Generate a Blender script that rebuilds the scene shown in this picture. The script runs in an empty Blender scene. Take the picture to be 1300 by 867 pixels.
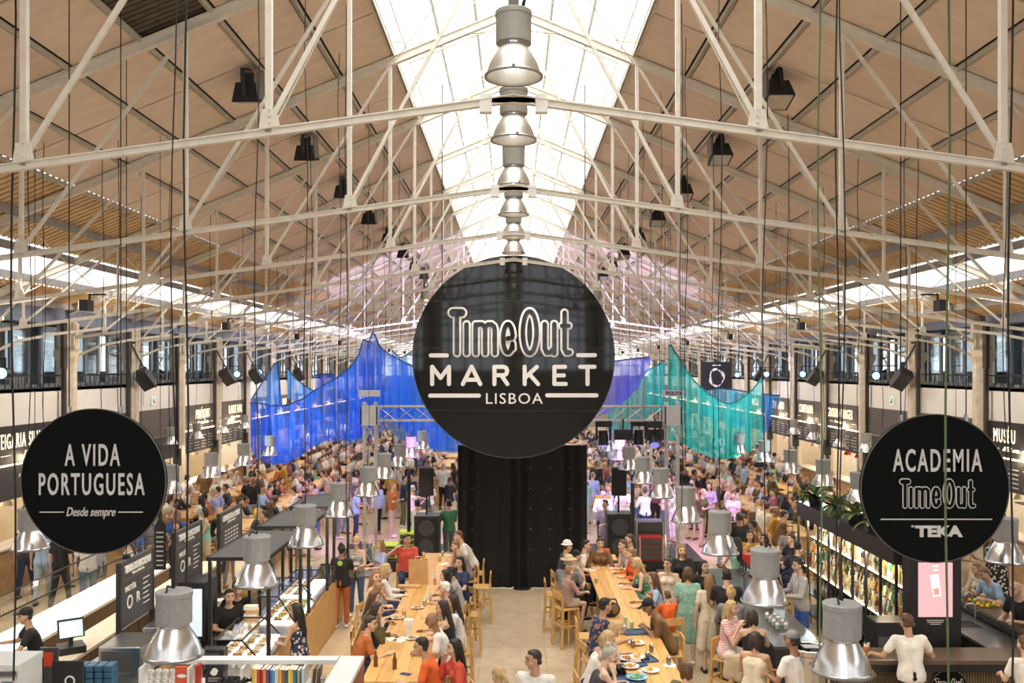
import bpy, bmesh, math, random
import numpy as np
from mathutils import Vector, Matrix
R = math.radians; PI = math.pi
random.seed(7)
S = bpy.context.scene; COL = S.collection
F = 1150.0; H = 5.3; VX, VY = 652.0, 468.0          # focal length in pixels, eye height, vanishing point
# ---------------------------------------------------------------- camera
cam = bpy.data.objects.new('camera', bpy.data.cameras.new('camera')); COL.objects.link(cam)
cam.location = (0, 0, H); cam.rotation_euler = (R(90), 0, 0)
cam.data.sensor_width = 36; cam.data.lens = 36*F/1300; cam.data.shift_x = -2/1300; cam.data.shift_y = 34.5/1300
cam.data.clip_end = 400
S.camera = cam
# ---------------------------------------------------------------- world, daylight, exposure
w = bpy.data.worlds.new('sky'); S.world = w; w.use_nodes = True
w.node_tree.nodes['Background'].inputs[0].default_value = (0.92, 0.95, 1.0, 1); w.node_tree.nodes['Background'].inputs[1].default_value = 1.7
def area(name, loc, sx, sy, rot, power, col=(1, 1, 1)):
    l = bpy.data.lights.new(name, 'AREA'); l.shape = 'RECTANGLE'; l.size = sx; l.size_y = sy; l.energy = power; l.color = col
    o = bpy.data.objects.new(name, l); COL.objects.link(o); o.location = loc; o.rotation_euler = rot; return o
area('daylight_ridge', (0, 42, 14.6), 7, 102, (0, 0, 0), 8500, (1, 0.97, 0.93))        # overcast daylight over the lantern glazing
area('daylight_strip', (-12.6, 45, 9.6), 3.5, 96, (0, R(-22), 0), 4000, (1, 0.97, 0.93))
area('daylight_strip', (13.0, 45, 9.6), 3.5, 96, (0, R(22), 0), 4000, (1, 0.97, 0.93))
S.view_settings.view_transform = 'Standard'; S.view_settings.look = 'None'; S.view_settings.gamma = 1
S.view_settings.use_curve_mapping = False; S.view_settings.exposure = 0.17
# ---------------------------------------------------------------- helpers
def at(px, py, z=None, Y=None):                     # a pixel of the photograph to a point, on a height z or at a distance Y
    if Y is None: Y = (H-z)*F/(py-VY)
    return Vector(((px-VX)*Y/F, Y, H-(py-VY)*Y/F))
MATS = {}
def M(name, col=(.5, .5, .5), rough=.5, metal=0., var=.08, scale=6., bump=0., emis=0., ecol=None, alpha=1., spec=.5, trans=0., stretch=None, aniso=0):
    if name in MATS: return MATS[name]
    m = bpy.data.materials.new(name); m.use_nodes = True; MATS[name] = m
    nt = m.node_tree; b = nt.nodes['Principled BSDF']
    b.inputs['Roughness'].default_value = rough; b.inputs['Metallic'].default_value = metal
    b.inputs['Specular IOR Level'].default_value = spec
    b.inputs['Alpha'].default_value = alpha; b.inputs['Transmission Weight'].default_value = trans
    m.diffuse_color = (*col, 1)
    b.inputs['Base Color'].default_value = (*col, 1)
    if var or bump:
        tc = nt.nodes.new('ShaderNodeTexCoord'); mp = nt.nodes.new('ShaderNodeMapping')
        if stretch: mp.inputs['Scale'].default_value = stretch
        n = nt.nodes.new('ShaderNodeTexNoise'); n.inputs['Scale'].default_value = scale; n.inputs['Detail'].default_value = 4
        nt.links.new(tc.outputs['Object'], mp.inputs[0]); nt.links.new(mp.outputs[0], n.inputs['Vector'])
    if var:
        r = nt.nodes.new('ShaderNodeValToRGB'); r.color_ramp.elements[0].position = .3; r.color_ramp.elements[1].position = .7
        r.color_ramp.elements[0].color = (*[max(0, c*(1-var)) for c in col], 1); r.color_ramp.elements[1].color = (*[min(1, c*(1+var)) for c in col], 1)
        nt.links.new(n.outputs['Fac'], r.inputs[0]); nt.links.new(r.outputs[0], b.inputs['Base Color'])
    if bump:
        bp = nt.nodes.new('ShaderNodeBump'); bp.inputs['Strength'].default_value = bump; bp.inputs['Distance'].default_value = .02
        nt.links.new(n.outputs['Fac'], bp.inputs['Height']); nt.links.new(bp.outputs[0], b.inputs['Normal'])
    if emis:
        b.inputs['Emission Color'].default_value = (*(ecol or col), 1); b.inputs['Emission Strength'].default_value = emis
    return m
def sheet(name, col, trans, tcol=(1, 1, 1)):       # thin translucent sheet: part clear, part diffusing
    if name in MATS: return MATS[name]
    m = bpy.data.materials.new(name); m.use_nodes = True; MATS[name] = m; nt = m.node_tree
    nt.nodes.remove(nt.nodes['Principled BSDF']); out = nt.nodes['Material Output']
    a = nt.nodes.new('ShaderNodeBsdfTransparent'); a.inputs[0].default_value = (*tcol, 1)
    t = nt.nodes.new('ShaderNodeBsdfTranslucent'); t.inputs[0].default_value = (*col, 1)
    d = nt.nodes.new('ShaderNodeBsdfDiffuse'); d.inputs[0].default_value = (*col, 1)
    m1 = nt.nodes.new('ShaderNodeMixShader'); m1.inputs[0].default_value = .5
    m2 = nt.nodes.new('ShaderNodeMixShader'); m2.inputs[0].default_value = trans
    nt.links.new(t.outputs[0], m1.inputs[1]); nt.links.new(d.outputs[0], m1.inputs[2])
    if name.startswith('net'):                       # woven net: sheerer in vertical streaks
        tc_ = nt.nodes.new('ShaderNodeTexCoord'); mp = nt.nodes.new('ShaderNodeMapping'); mp.inputs['Scale'].default_value = (3.2, 1.5, .35); n = nt.nodes.new('ShaderNodeTexNoise'); n.inputs['Scale'].default_value = 1.6; n.inputs['Detail'].default_value = 3
        mr = nt.nodes.new('ShaderNodeMapRange'); mr.inputs[1].default_value = .35; mr.inputs[2].default_value = .68; mr.inputs[3].default_value = max(0, trans-.12); mr.inputs[4].default_value = trans+.28
        nt.links.new(tc_.outputs['Object'], mp.inputs[0]); nt.links.new(mp.outputs[0], n.inputs['Vector']); nt.links.new(n.outputs['Fac'], mr.inputs[0]); nt.links.new(mr.outputs[0], m2.inputs[0])
    nt.links.new(m1.outputs[0], m2.inputs[1]); nt.links.new(a.outputs[0], m2.inputs[2]); nt.links.new(m2.outputs[0], out.inputs[0])
    return m
def glass(name, col=(1, 1, 1), fac=.75, rough=.05):  # clear pane: mostly see-through with a gloss
    if name in MATS: return MATS[name]
    m = bpy.data.materials.new(name); m.use_nodes = True; MATS[name] = m; nt = m.node_tree
    nt.nodes.remove(nt.nodes['Principled BSDF']); out = nt.nodes['Material Output']
    a = nt.nodes.new('ShaderNodeBsdfTransparent'); a.inputs[0].default_value = (*col, 1)
    g = nt.nodes.new('ShaderNodeBsdfGlossy'); g.inputs['Roughness'].default_value = rough
    x = nt.nodes.new('ShaderNodeMixShader'); x.inputs[0].default_value = 1-fac
    nt.links.new(a.outputs[0], x.inputs[1]); nt.links.new(g.outputs[0], x.inputs[2]); nt.links.new(x.outputs[0], out.inputs[0])
    return m
def link(name, me, parent=None, loc=None, rot=None):
    o = bpy.data.objects.new(name, me); COL.objects.link(o)
    if parent is not None: o.parent = parent
    if loc is not None: o.location = loc
    if rot is not None: o.rotation_euler = rot
    return o
def empty(name, loc=(0, 0, 0), rz=0): return link(name, None, None, loc, (0, 0, rz))
def tag(o, label=None, cat=None, group=None, kind=None):
    for k, v in (('label', label), ('category', cat), ('group', group), ('kind', kind)):
        if v: o[k] = v
    return o
class MB:
    def __init__(s): s.v = []; s.f = []
    def add(s, v, f):
        n = len(s.v); s.v += [tuple(p) for p in v]; s.f += [tuple(i+n for i in q) for q in f]; return s
    def box(s, c, d, m=None):
        x, y, z = d[0]/2, d[1]/2, d[2]/2
        v = [Vector((a, b, e)) for a in (-x, x) for b in (-y, y) for e in (-z, z)]
        c = Vector(c); v = [(m @ p if m else p)+c for p in v]
        return s.add(v, [(0, 1, 3, 2), (4, 6, 7, 5), (0, 4, 5, 1), (2, 3, 7, 6), (0, 2, 6, 4), (1, 5, 7, 3)])
    def b2(s, a, b): return s.box([(a[i]+b[i])/2 for i in range(3)], [abs(b[i]-a[i]) for i in range(3)])
    def bar(s, p, q, w, h=None, up=(0, 0, 1)):
        p, q = Vector(p), Vector(q); d = (q-p); L = d.length; d.normalize(); h = h or w
        u = Vector(up)
        if abs(d.dot(u)) > .99: u = Vector((0, 1, 0))
        x = d.cross(u).normalized(); z = x.cross(d).normalized()
        return s.box((p+q)/2, (w, L, h), Matrix((x, d, z)).transposed())
    def tube(s, p, q, r, n=8, r2=None, caps=True):
        p, q = Vector(p), Vector(q); d = (q-p).normalized(); r2 = r if r2 is None else r2
        u = Vector((0, 0, 1)) if abs(d.z) < .9 else Vector((1, 0, 0))
        x = d.cross(u).normalized(); y = d.cross(x)
        v = [p+(x*math.cos(2*PI*i/n)+y*math.sin(2*PI*i/n))*r for i in range(n)]+[q+(x*math.cos(2*PI*i/n)+y*math.sin(2*PI*i/n))*r2 for i in range(n)]
        f = [(i, (i+1) % n, n+(i+1) % n, n+i) for i in range(n)]
        if caps: f += [tuple(range(n-1, -1, -1)), tuple(range(n, 2*n))]
        return s.add(v, f)
    def path(s, pts, r, n=6):
        for a, b in zip(pts, pts[1:]): s.tube(a, b, r, n)
        return s
    def lathe(s, prof, n=16, c=(0, 0, 0), close=False):
        v = []; f = []; k = len(prof)
        for i in range(n):
            a = 2*PI*i/n
            v += [(c[0]+r*math.cos(a), c[1]+r*math.sin(a), c[2]+z) for r, z in prof]
        for i in range(n):
            j = (i+1) % n
            for t in range(k-1): f.append((i*k+t, j*k+t, j*k+t+1, i*k+t+1))
        return s.add(v, f)
    def ball(s, c, r, n=10, m=6):
        r = (r, r, r) if not hasattr(r, '__len__') else r
        v = []; f = []
        for j in range(m+1):
            t = PI*j/m
            for i in range(n):
                a = 2*PI*i/n; v.append((c[0]+r[0]*math.sin(t)*math.cos(a), c[1]+r[1]*math.sin(t)*math.sin(a), c[2]+r[2]*math.cos(t)))
        for j in range(m):
            for i in range(n): f.append((j*n+i, j*n+(i+1) % n, (j+1)*n+(i+1) % n, (j+1)*n+i))
        return s.add(v, f)
    def mesh(s, name, mat=None, smooth=False):
        me = bpy.data.meshes.new(name); me.from_pydata(s.v, [], s.f)
        if mat: me.materials.append(mat)
        bm = bmesh.new(); bm.from_mesh(me); bmesh.ops.recalc_face_normals(bm, faces=bm.faces); bm.to_mesh(me); bm.free()
        if smooth: me.polygons.foreach_set('use_smooth', [True]*len(me.polygons))
        me.update(); return me
    def build(s, name, mat, parent=None, loc=None, rot=None, smooth=False, bevel=0):
        o = link(name, s.mesh(name, mat, smooth), parent, loc, rot)
        if bevel:
            b = o.modifiers.new('bevel', 'BEVEL'); b.width = bevel; b.segments = 2; b.limit_method = 'ANGLE'
        return o
def ctree(o, parent=None):                           # copy a thing with its parts and sub-parts
    c = o.copy(); COL.objects.link(c); c.parent = parent
    if o.name not in KIDS: KIDS[o.name] = [x for x in COL.objects if x.parent == o]
    for ch in KIDS[o.name]: ctree(ch, c)
    return c
KIDS = {}
def place(proto, used, loc, rz=0):
    o = proto if not used[0] else ctree(proto); used[0] = True
    o.location = loc; o.rotation_euler = (0, 0, rz); return o
FONTC = {}
def text(s, name, mat, parent=None, loc=(0, 0, 0), rot=(R(90), 0, 0), size=.3, sx=1., bold=0., ext=.006, shear=0., width=None, align='CENTER', sp=1.):
    c = bpy.data.curves.new('t', 'FONT'); c.body = s; c.size = size; c.extrude = ext; c.offset = bold; c.shear = shear
    c.align_x = align; c.align_y = 'CENTER'; c.resolution_u = 3; c.space_character = sp
    t = bpy.data.objects.new('t', c); me = bpy.data.meshes.new_from_object(t); bpy.data.objects.remove(t)
    xs = [v.co.x for v in me.vertices]; k = sx
    if width: k = width/(max(xs)-min(xs))
    for v in me.vertices: v.co.x *= k
    me.name = name; me.materials.clear(); me.materials.append(mat)
    return link(name, me, parent, loc, rot)
def strokes(lines, r, z, mb=None, k=1., st=.0003):             # round-ended flat strokes in the XZ plane facing -Y; z = how far they stand proud
    mb = mb or MB(); n = 12; z0 = z; q_ = 0
    for L in lines:
        rr = r
        if isinstance(L[-1], float): rr = L[-1]+r; L = L[:-1]
        for a, b in zip(L, L[1:]):
            z = z0+st*q_; q_ += 1; a = Vector(a)*k; b = Vector(b)*k; d = (b-a).normalized(); q = rr*k
            base = math.atan2(d.y, d.x)
            out = [b+Vector((math.cos(base-PI/2+PI*i/n), math.sin(base-PI/2+PI*i/n)))*q for i in range(n+1)]
            out += [a+Vector((math.cos(base+PI/2+PI*i/n), math.sin(base+PI/2+PI*i/n)))*q for i in range(n+1)]
            m = len(out)
            mb.add([(p.x, -z, p.y) for p in out]+[(p.x, .004, p.y) for p in out], [tuple(range(m))]+[(i, i+m, (i+1) % m+m, (i+1) % m) for i in range(m)])
    return mb
def nth(i):
    if i < 20: return ORD[i]
    t, u = divmod(i+1, 10); T = ('twent', 'thirt', 'fort', 'fift', 'sixt', 'sevent')[t-2]
    return T+'ieth' if u == 0 else T+'y-'+ORD[u-1]
ORD = ['first', 'second', 'third', 'fourth', 'fifth', 'sixth', 'seventh', 'eighth', 'ninth', 'tenth', 'eleventh', 'twelfth', 'thirteenth', 'fourteenth', 'fifteenth', 'sixteenth', 'seventeenth', 'eighteenth', 'nineteenth', 'twentieth', 'twenty-first', 'twenty-second']
# ---------------------------------------------------------------- materials
cream = M('cream_paint', (.72, .66, .55), .45, var=.07, scale=9, bump=.15)
creamd = M('cream_steel', (.52, .47, .38), .5, var=.12, scale=5)
panelm = [M('roof_board_%d' % i, c, .85, var=.07, scale=2.2, bump=.2, stretch=(1, 3, 1)) for i, c in enumerate([(.75, .605, .475), (.715, .57, .445), (.775, .635, .505)])]
dark = M('black_paint', (.012, .013, .014), .45, var=.2)
darkm = M('matt_black', (.016, .016, .017), .8, var=.2)
brownd = M('joint_bitumen', (.035, .028, .022), .9)
corr = M('ochre_sheet', (.66, .45, .23), .6, var=.12, scale=3)
white = M('white_paint', (.86, .83, .78), .7, var=.03, scale=3)
lett = M('letter_white', (.86, .84, .80), .6, var=.02)
litt = M('lit_letter', (1, .9, .72), .5, var=0, emis=1.0, ecol=(1, .86, .62))
stone = M('column_stone', (.66, .58, .46), .8, var=.14, scale=5, bump=.3)
steel = M('brushed_steel', (.55, .55, .55), .3, 1, var=.1, scale=14)
wood = M('oak', (.64, .39, .14), .42, var=.16, scale=5, stretch=(9, 1, 9), bump=.08)
woody = M('oak_stool', (.62, .38, .13), .45, var=.16, scale=8, stretch=(5, 5, 1))
ply = M('ply_front', (.58, .35, .13), .5, var=.14, scale=6, stretch=(2, 2, .6))
sky_sheet = sheet('skylight_sheet', (.95, .95, .92), .72, (1, 1, 1))
# ================================================================ THE SHELL
WL, WR = 11.9, 12.5; Y0, SP, NB = 8.15, 4.0, 19          # first truss, spacing
ZR, SL = H+6.47, .41                                      # ridge height of the boarding, slope
def zr(x): return ZR-SL*abs(x)
PX = [2.14+.955*i for i in range(11)]                     # purlin lines
YE = Y0+SP*NB; YS = -4.0
# floor: a bed with stone slabs
tag(MB().b2((-22, -2, -.3), (22, YE+1, -.02)).build('floor', M('floor_bed', (.42, .34, .25), .8)), kind='structure')
floor = bpy.data.objects['floor']
slabm = [M('limestone_%d' % i, c, .38, var=.13, scale=3.5, bump=.06) for i, c in enumerate([(.56, .44, .295), (.51, .40, .265), (.59, .47, .325)])]
sm = {}
def slab(x0, x1, y0, y1, i):
    k = (round(x1-x0, 3), round(y1-y0, 3), i)
    if k not in sm: sm[k] = MB().b2((0, 0, -.02), (x1-x0-.008, y1-y0-.008, 0)).mesh('slab', slabm[i])
    return link('slab', sm[k], floor, (x0, y0, 0))
for j in range(19):
    for i in range(15):
        x = -9.0+i*1.2; y = 6.4+j*1.2
        slab(x, x+1.2, y, y+1.2, random.choice((0, 0, 1, 2)))
fs = MB()
for j in range(45):
    for i in range(28):
        x = -16.2+i*1.2; y = 6.4+j*1.2+(0 if j < 19 else 0)
        if j < 19 and -9.01 < x < 8.9: continue
        fs.b2((x, y, -.02), (x+1.19, y+1.19, 0))
tag(fs.build('slab_field', slabm[0], floor), kind='stuff')
# ceiling: backing, boards
ce = MB()
for s in (-1, 1):
    x0, x1 = 2.14, PX[6]
    ce.add([(s*x0, YS, zr(x0)+.05), (s*x1, YS, zr(x1)+.05), (s*x1, YE, zr(x1)+.05), (s*x0, YE, zr(x0)+.05),
            (s*x0, YS, zr(x0)+.12), (s*x1, YS, zr(x1)+.12), (s*x1, YE, zr(x1)+.12), (s*x0, YE, zr(x0)+.12)],
           [(0, 1, 2, 3), (7, 6, 5, 4), (0, 4, 5, 1), (1, 5, 6, 2), (2, 6, 7, 3), (3, 7, 4, 0)])
ceil = tag(ce.build('ceiling', brownd), kind='structure')
pm = {}
def panel_mesh(s, i):
    k = (s, i)
    if k not in pm:
        x0, x1 = .062, .955-.062; L = SP/2-.05
        mb = MB()
        t = .03
        P = [(s*x0, .0, -SL*x0), (s*x1, .0, -SL*x1), (s*x1, L, -SL*x1), (s*x0, L, -SL*x0)]
        mb.add([(a, b, c) for a, b, c in P]+[(a, b, c+t) for a, b, c in P], [(0, 1, 2, 3), (7, 6, 5, 4), (0, 4, 5, 1), (1, 5, 6, 2), (2, 6, 7, 3), (3, 7, 4, 0)])
        pm[k] = mb.mesh('roof_panel', panelm[i])
    return pm[k]
far = MB(); cnt = 0
for b in range(-3, NB):
    for s in (-1, 1):
        for c in range(6):
            for h in (0, 1):
                if s == -1 and b in (0,) and c in (2,) : continue       # the one bay left uncovered shows bare sheeting
                y = Y0+b*SP+.05+h*SP/2; x = PX[c]
                if b < 11:
                    link('roof_panel', panel_mesh(s, random.choice((0, 0, 1, 2))), ceil, (s*x, y, zr(x)-random.random()*.006)); cnt += 1
                else:
                    me = panel_mesh(s, 0)
                    far.add([(v.co.x+s*x, v.co.y+y, v.co.z+zr(x)) for v in me.vertices], [tuple(p.vertices) for p in me.polygons])
tag(far.build('panel_field', panelm[0], ceil), kind='stuff')
def batten(xa, xb, s, dz=.06):                       # boards run down the slope, recesses between painted brown for shade
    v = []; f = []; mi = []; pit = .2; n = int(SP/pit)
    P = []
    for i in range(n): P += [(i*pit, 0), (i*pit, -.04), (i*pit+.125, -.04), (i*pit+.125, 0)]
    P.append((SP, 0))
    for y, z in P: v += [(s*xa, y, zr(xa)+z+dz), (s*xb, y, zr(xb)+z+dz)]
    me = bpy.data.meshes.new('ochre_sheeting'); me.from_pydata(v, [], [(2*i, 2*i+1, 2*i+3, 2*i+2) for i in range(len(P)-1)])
    me.materials.append(corr); me.materials.append(M('recess_shade_brown', (.10, .055, .025), .8)); me.polygons.foreach_set('material_index', [1 if i % 4 == 3 else 0 for i in range(len(P)-1)]); return me
def corrug(mb, xa, xb, ya, yb, s, pitch=.2, amp=.034, dz=0):
    n = int((yb-ya)/pitch*2); v = []; f = []
    for i in range(n+1):
        y = ya+(yb-ya)*i/n; z = amp*(1 if i % 2 else -1)
        v += [(s*xa, y, zr(xa)+z+dz), (s*xb, y, zr(xb)+z+dz)]
    f = [(2*i, 2*i+1, 2*i+3, 2*i+2) for i in range(n)]
    mb.add(v, f)
bs = MB(); corrug(bs, PX[2], PX[3], Y0, Y0+SP, -1, .12, .02, .045)
bs.build('bare_sheeting', M('brown_sheet', (.10, .075, .05), .7, var=.3), ceil)
cmesh = {}
for s in (-1, 1):
    W = WL if s < 0 else WR
    for b in range(-3, NB):
        y = Y0+b*SP
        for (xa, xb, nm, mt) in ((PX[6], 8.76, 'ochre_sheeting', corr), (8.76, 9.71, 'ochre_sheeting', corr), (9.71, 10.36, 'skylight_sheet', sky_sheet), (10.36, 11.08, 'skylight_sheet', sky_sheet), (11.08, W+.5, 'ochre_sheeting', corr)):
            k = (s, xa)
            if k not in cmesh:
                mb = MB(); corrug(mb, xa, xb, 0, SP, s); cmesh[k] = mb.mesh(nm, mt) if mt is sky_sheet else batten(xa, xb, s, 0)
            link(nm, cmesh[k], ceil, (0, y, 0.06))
# purlins
for s in (-1, 1):
    for i, x in enumerate(PX):
        mb = MB(); z = zr(x)
        if i <= 6: mb.b2((s*(x-.026), YS, z-.05), (s*(x-.008), YE, z-.0)); mb.b2((s*(x+.008), YS, z-.05), (s*(x+.026), YE, z-.0)); mb.b2((s*(x-.026), YS, z+.0), (s*(x+.026), YE, z+.02))
        else: mb.b2((s*(x-.03), YS, z-.14), (s*(x+.03), YE, z+.02))
        mb.build('purlin', creamd if i <= 6 else M('purlin_grey', (.33, .31, .29), .6, var=.1), ceil)
# lantern: lattice cheeks, glazing beams, panes
ZL = H+6.95                                              # foot of the glazing at x = 2.3
def zl(x): return ZL+.95-SL*abs(x)
paneM = {}
for s in (-1, 1):
    for b in range(-3, 12):
        for c in range(3):
            for h in (0, 1):
                k = (s, c)
                xa, xb = .03+c*.78, .03+c*.78+.75
                if k not in paneM:
                    mb = MB(); v = []; n = 22
                    for i in range(n+1):
                        y = (SP/2-.05)*i/n; z = .012*(1 if i % 2 else -1); v += [(s*xa, y, zl(xa)+z), (s*xb, y, zl(xb)+z)]
                    mb.add(v, [(2*i, 2*i+1, 2*i+3, 2*i+2) for i in range(n)]); paneM[k] = mb.mesh('roof_pane', sky_sheet)
                link('roof_pane', paneM[k], ceil, (0, Y0+b*SP+h*SP/2+.03, 0))
fp = MB()
for s in (-1, 1): fp.add([(0, Y0+12*SP, zl(0)), (s*2.38, Y0+12*SP, zl(2.38)), (s*2.38, YE, zl(2.38)), (0, YE, zl(0))], [(0, 1, 2, 3)])
tag(fp.build('pane_field', sky_sheet, ceil), kind='stuff')
for x in (-2.38, -1.6, -.8, 0, .8, 1.6, 2.38):
    MB().b2((x-.03, YS, zl(x)-.1), (x+.03, YE, zl(x)-.015)).build('glazing_beam', M('beam_pale', (.74, .76, .72), .5), ceil)
for s in (-1, 1):
    for b in range(-3, NB):
        y = Y0+b*SP; mb = MB(); z0, z1 = zr(2.14)+.02, zl(2.34)-.02
        n = 20 if b < 7 else 10; dy = SP/n; hh = z1-z0
        for i in range(n):
            mb.bar((s*2.2, y+i*dy, z0), (s*2.34, y+(i+1)*dy+.1, z1), .02, .045); mb.bar((s*2.2, y+(i+1)*dy, z0), (s*2.34, y+i*dy-.1, z1), .02, .045)
        mb.b2((s*2.14, y, z0-.03), (s*2.22, y+SP, z0+.04)); mb.b2((s*2.3, y, z1-.05), (s*2.38, y+SP, z1)); mb.bar((s*2.27, y, (z0+z1)/2), (s*2.27, y+SP, (z0+z1)/2), .03, .05)
        mb.build('lantern_lattice', M('lattice_white', (.82, .79, .70), .6), ceil)
# trusses
ZT = H+2.42
def zt(x): return ZT-.137*abs(x)
NX = [0, 2.2, 4.4, 6.6, 8.8, 10.9]
def make_truss():
    t = empty('roof_truss')
    for s in (-1, 1):
        W = WL if s < 0 else WR
        def add(nm, mb, m=cream): mb.build(nm, m, t)
        add('rafter', MB().bar((0, 0, ZR-.10), (s*W, 0, zr(W)-.10), .05, .13).bar((0, 0, ZR-.035), (s*W, 0, zr(W)-.035), .12, .018).bar((0, 0, ZR-.17), (s*W, 0, zr(W)-.17), .10, .012))
        add('tie_beam', MB().bar((s*.0, 0, zt(0)), (s*W, 0, zt(W)), .06, .055).bar((0, 0, zt(0)+.033), (s*W, 0, zt(W)+.033), .10, .012))
        for i, x in enumerate(NX):
            if i == 0: continue
            w = .058 if i < 3 else .042
            add('strut', MB().bar((s*x, 0, zt(x)), (s*x, 0, zr(x)-.12), w, .06))
            x0 = NX[i-1]
            add('diagonal', MB().bar((s*x, 0, zt(x)+.08), (s*x0, 0, zr(x0)-.16), .036, .045))
            g = MB()
            g.add([(s*(x-.11), -.05, zt(x-.16)+.03), (s*(x+.08), -.05, zt(x+.1)+.03), (s*(x+.05), -.05, zt(x)+.2), (s*(x-.08), -.05, zt(x)+.2),
                   (s*(x-.11), -.06, zt(x-.16)+.03), (s*(x+.08), -.06, zt(x+.1)+.03), (s*(x+.05), -.06, zt(x)+.2), (s*(x-.08), -.06, zt(x)+.2)],
                  [(0, 1, 2, 3), (7, 6, 5, 4), (0, 4, 5, 1), (1, 5, 6, 2), (2, 6, 7, 3), (3, 7, 4, 0)])
            for q in range(3): g.tube((s*(x-.02), -.045, zt(x)+.08+q*.06), (s*(x-.02), -.075, zt(x)+.08+q*.06), .013, 6)
            add('gusset', g)
        add('strut', MB().bar((s*W*.98, 0, zt(W)), (s*10.7, 0, zr(10.7)-.15), .05))
        # the curved bracket from column to tie
        P = [(s*(W-.1), 0, H+.1), (s*(W-.35), 0, H+.38), (s*(W-.9), 0, H+.62), (s*(W-1.7), 0, H+.77), (s*(W-2.8), 0, H+.9)]
        mb = MB()
        for a, b in zip(P, P[1:]): mb.bar(a, b, .04, .06)
        add('bracket', mb)
        # lantern rafters above
        add('lantern_rafter', MB().bar((0, 0, zl(0)-.12), (s*2.36, 0, zl(2.36)-.12), .06, .07))
        add('lantern_post', MB().bar((s*2.16, 0, zr(2.16)), (s*2.34, 0, zl(2.34)-.1), .05))
        add('lantern_tie', MB().bar((s*2.2, 0, zr(2.2)+.25), (s*.0, 0, zr(2.2)+.5), .035).bar((s*1.1, 0, zr(2.2)+.38), (s*1.1, 0, zl(1.1)-.1), .03))
        add('brace_rod', MB().tube((s*2.14, .02, zt(2.14)+.1), (s*.1, .02, ZR-.25), .007, 5).tube((s*.05, -.02, ZR-.2), (s*2.14, SP-.1, zr(2.14)-.2), .007, 5).tube((s*2.14, 0, zr(2.14)-.15), (s*.05, SP-.1, ZR-.2), .007, 5))
    MB().box((0, 0, zt(0)-.01), (.5, .06, .05)).box((-.25, 0, zt(0)-.04), (.11, .09, .16)).box((.25, 0, zt(0)-.04), (.11, .09, .16)).build('crown_block', M('box_cream', (.75, .72, .66), .6), t)
    return t
tr = make_truss(); used = [False]
for k in range(-1, NB):
    o = place(tr, used, (0, Y0+k*SP, 0))
    near = 'nearest cream steel roof truss, its tie beam crossing in front of the others' if k == 0 else 'cream steel roof truss over the hall, %s one behind the nearest full one' % ORD[k-1] if k > 0 else 'cream steel roof truss right above the camera position, out of view'
    tag(o, near, 'roof truss', 'roof trusses along the hall')
# small king-post bracing frames lengthwise between the trusses, at the skylight edge and mid-slope
for s in (-1, 1):
    for x in (8.8,):
        W = MB()
        for k in range(0, NB-1):
            if x < 9: W.tube((s*x, Y0+k*SP, zt(x)+.1), (s*x, Y0+(k+1)*SP, zr(x)-.2), .009, 5); W.tube((s*x, Y0+(k+1)*SP, zt(x)+.1), (s*x, Y0+k*SP, zr(x)-.2), .009, 5)
        W.build('wind_bracing', cream, ceil)
# ---- side walls
colmesh = {}
def col_build(s):
    mb = MB()
    def octo(r, z0, z1, r2=None):
        r2 = r2 or r
        v = [(r*math.cos(PI/8+i*PI/4), r*math.sin(PI/8+i*PI/4), z0) for i in range(8)]+[(r2*math.cos(PI/8+i*PI/4), r2*math.sin(PI/8+i*PI/4), z1) for i in range(8)]
        mb.add(v, [(i, (i+1) % 8, 8+(i+1) % 8, 8+i) for i in range(8)]+[tuple(range(7, -1, -1)), tuple(range(8, 16))])
    octo(.27, 0, .5); octo(.24, .5, 5.45); octo(.24, 5.45, 5.62, .33); octo(.33, 5.62, 5.80); octo(.25, 5.80, 6.55)
    for a in (-.12, 0, .12): mb.b2((-s*.2-.05, a-.03, 5.85), (-s*.2+.05, a+.03, 6.5))
    return mb.mesh('column', stone)
signs_l = {-1: ('MANTEIGARIA SILVA', 'Desde 1890'), 0: None, 1: None, 2: ('PINÓQUIO', 'Restaurante de Lisboa'), 3: ('KANTE MAR', 'Marisco fresco'), 4: ('SEA ME', ''), 5: ('O SURF', ''), 6: ('CROQUETA', '')}
signs_r = {-1: ('MUSÉU', 'Bar'), 0: ('', ''), 1: None, 2: ('GROUND BURGER', 'Artesanal'), 3: ('CONFRARIA', ''), 4: ('ZERO ZERO', ''), 5: ('BALCÃO', '')}
glz = glass('gallery_glass', (.72, .82, .86), .72, .03)
frame_d = M('window_frame_grey', (.24, .27, .31), .5)
bandw = white; signd = M('sign_board_taupe', (.115, .10, .09), .6, var=.1); signdk = M('sign_board_black', (.022, .02, .02), .5)
menum = M('menu_board', (.05, .047, .05), .5)
blueb = M('ring_beam_slate', (.16, .19, .27), .7, var=.15)
glow = M('lit_cove', (1, .8, .5), .5, var=0, emis=5, ecol=(1, .74, .42))
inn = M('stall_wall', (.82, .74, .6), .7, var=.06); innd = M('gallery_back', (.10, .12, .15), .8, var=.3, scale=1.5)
litpane = M('lit_shelf_panel', (1, .95, .85), .5, var=0, emis=1.6, ecol=(1, .93, .82))
cold = M('cold_light_panel', (.85, .93, 1), .5, var=0, emis=3.5, ecol=(.85, .93, 1))
wn = 0; dn = 0
def pt(name, loc, e, col=(1, .8, .55), r=.12, parent=None):
    l = bpy.data.lights.new(name, 'POINT'); l.energy = e; l.color = col; l.shadow_soft_size = r
    o = bpy.data.objects.new(name, l); COL.objects.link(o); o.location = loc
    if parent: o.parent = parent
    return o
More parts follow.
